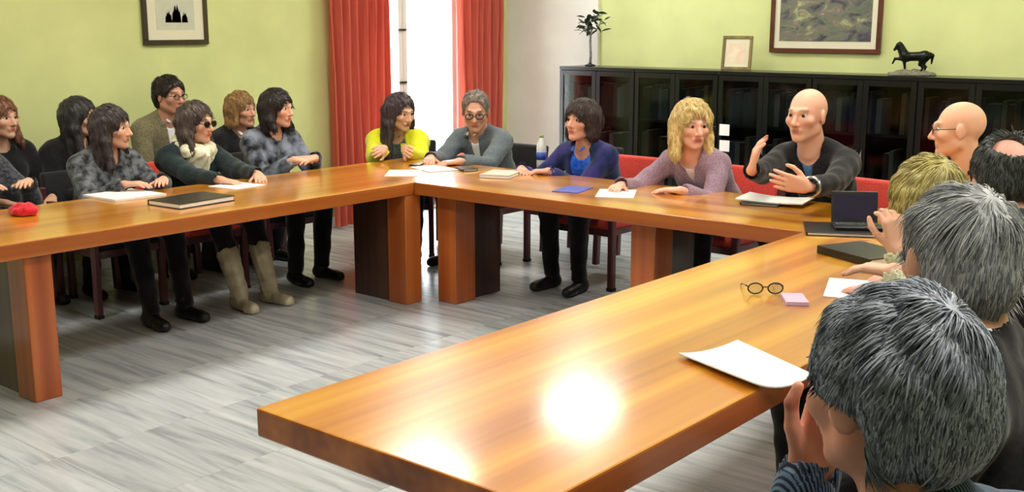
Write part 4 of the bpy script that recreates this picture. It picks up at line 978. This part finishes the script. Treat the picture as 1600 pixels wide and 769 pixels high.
# ------------------------------------------------------------------ on the bookcases: horse, plant
hpos = _c + ray(1425, 116) * (8.10 / ray(1425, 116)[1])
hr_ = empty('horse_statue', (hpos[0], 8.10, BH + 0.001), math.radians(25), 'dark bronze horse statue with raised foreleg on the bookcase', 'statue')
F_ = Field([axis(-0.20, 0.20, 0.0045, []), axis(-0.07, 0.07, 0.0045, []), axis(0.0, 0.30, 0.0045, [])]); c = lambda a, b, r, r2=None, k=0.008: F_.add(prim_cap(a, b, r, r2), k)
c((-0.055, 0, 0.135), (0.075, 0, 0.140), 0.032, 0.034, 0.01); F_.add(prim_ell((0.08, 0, 0.140), (0.040, 0.032, 0.040)), 0.015); F_.add(prim_ell((-0.055, 0, 0.135), (0.036, 0.030, 0.040)), 0.015)
c((-0.07, 0, 0.150), (-0.105, 0, 0.215), 0.030, 0.018, 0.015); c((-0.105, 0, 0.222), (-0.132, 0, 0.185), 0.018, 0.010); c((-0.100, 0.008, 0.236), (-0.100, 0.010, 0.248), 0.005, 0.002); c((-0.100, -0.008, 0.236), (-0.100, -0.010, 0.248), 0.005, 0.002)
for q_ in range(5): c((-0.092 + q_ * 0.010, 0, 0.232 - q_ * 0.016), (-0.074 + q_ * 0.012, 0, 0.216 - q_ * 0.018), 0.010, 0.006)
c((-0.06, 0.014, 0.115), (-0.052, 0.014, 0.06), 0.015, 0.008); c((-0.052, 0.014, 0.06), (-0.05, 0.014, 0.035), 0.007, 0.008)
c((-0.075, -0.014, 0.12), (-0.125, -0.014, 0.122), 0.015, 0.009); c((-0.125, -0.014, 0.122), (-0.140, -0.014, 0.088), 0.008, 0.007)
for s, dx in ((1, 0.0), (-1, -0.022)):
    c((0.085 + dx, s * 0.014, 0.12), (0.070 + dx, s * 0.015, 0.082), 0.024, 0.013); c((0.070 + dx, s * 0.015, 0.082), (0.092 + dx, s * 0.015, 0.062), 0.011, 0.009); c((0.092 + dx, s * 0.015, 0.062), (0.082 + dx, s * 0.015, 0.034), 0.008, 0.008)
c((0.115, 0, 0.160), (0.132, 0, 0.145), 0.010, 0.012); c((0.132, 0, 0.145), (0.128, 0, 0.085), 0.013, 0.005)
v, f = F_.mesh(); np_mesh('horse', v, f, M['bronze'], hr_)
F_ = Field([axis(-0.20, 0.20, 0.008, []), axis(-0.10, 0.10, 0.008, []), axis(-0.02, 0.06, 0.008, [])]); F_.add(prim_ell((0, 0, 0.0), (0.165, 0.075, 0.040)), 0.01).ripple(random.Random(3), 0.006, 0.05).clip((0, 0, -1.0), 0.0); v, f = F_.mesh(); np_mesh('plinth', v, f, M['stone'], hr_)

ppos = _c + ray(922, 103) * (8.12 / ray(922, 103)[1])
pr_ = empty('topiary_plant', (ppos[0], 8.12, BH + 0.001), 0, 'slender stemmed plant with dark glossy leaves on the bookcase', 'plant')
bm = bmesh.new(); lathe(bm, [(0.045, 0.0), (0.05, 0.01), (0.016, 0.02), (0.013, 0.03)], 18); bm_obj('base', bm, M['dark_metal'], pr_, True)
bm = bmesh.new(); tube(bm, [(0, 0, 0.01), (0.005, 0, 0.10), (-0.004, 0.003, 0.20), (0.0, 0, 0.29)], [0.013, 0.012, 0.010, 0.009], 10)
for a in range(7):
    t = a / 7 * 2 * PI; e = 0.10 + 0.03 * math.sin(a * 2.1); tube(bm, [(0, 0, 0.27), (math.cos(t) * e * 0.5, math.sin(t) * e * 0.3, 0.31), (math.cos(t) * e, math.sin(t) * e * 0.5, 0.36 + 0.03 * math.sin(a * 1.7))], [0.006, 0.005, 0.003], 6)
bm_obj('stem', bm, M['stem'], pr_, True)
bm = bmesh.new(); rows = []
for i in range(7):
    t = i / 6; w_ = 0.021 * math.sin(PI * min(1, t * 0.92 + 0.04)) ; z = -0.02 * t * t; rows.append([bm.verts.new((-w_, t * 0.085, z + 0.004)), bm.verts.new((0, t * 0.085, z)), bm.verts.new((w_, t * 0.085, z + 0.004))])
for A_, B_ in zip(rows, rows[1:]):
    for i in (0, 1): bm.faces.new((A_[i], A_[i + 1], B_[i + 1], B_[i]))
bmesh.ops.solidify(bm, geom=bm.faces[:], thickness=0.0015)
leaf_me = bpy.data.meshes.new('leaf'); bm.to_mesh(leaf_me); bm.free(); leaf_me.materials.append(M['leaf']); leaf_me.shade_smooth()
rl = random.Random(9)
for i in range(46):
    t = rl.uniform(0, 2 * PI); e = rl.uniform(0.02, 0.15)
    o = link('leaf', leaf_me, None, pr_, loc=(math.cos(t) * e, math.sin(t) * e * 0.5, 0.30 + rl.uniform(0, 0.17)))
    o.rotation_euler = (rl.uniform(-0.6, 0.8), rl.uniform(-0.6, 0.6), t - PI / 2 + rl.uniform(-0.8, 0.8)); s = rl.uniform(0.7, 1.1); o.scale = (s, s, s)
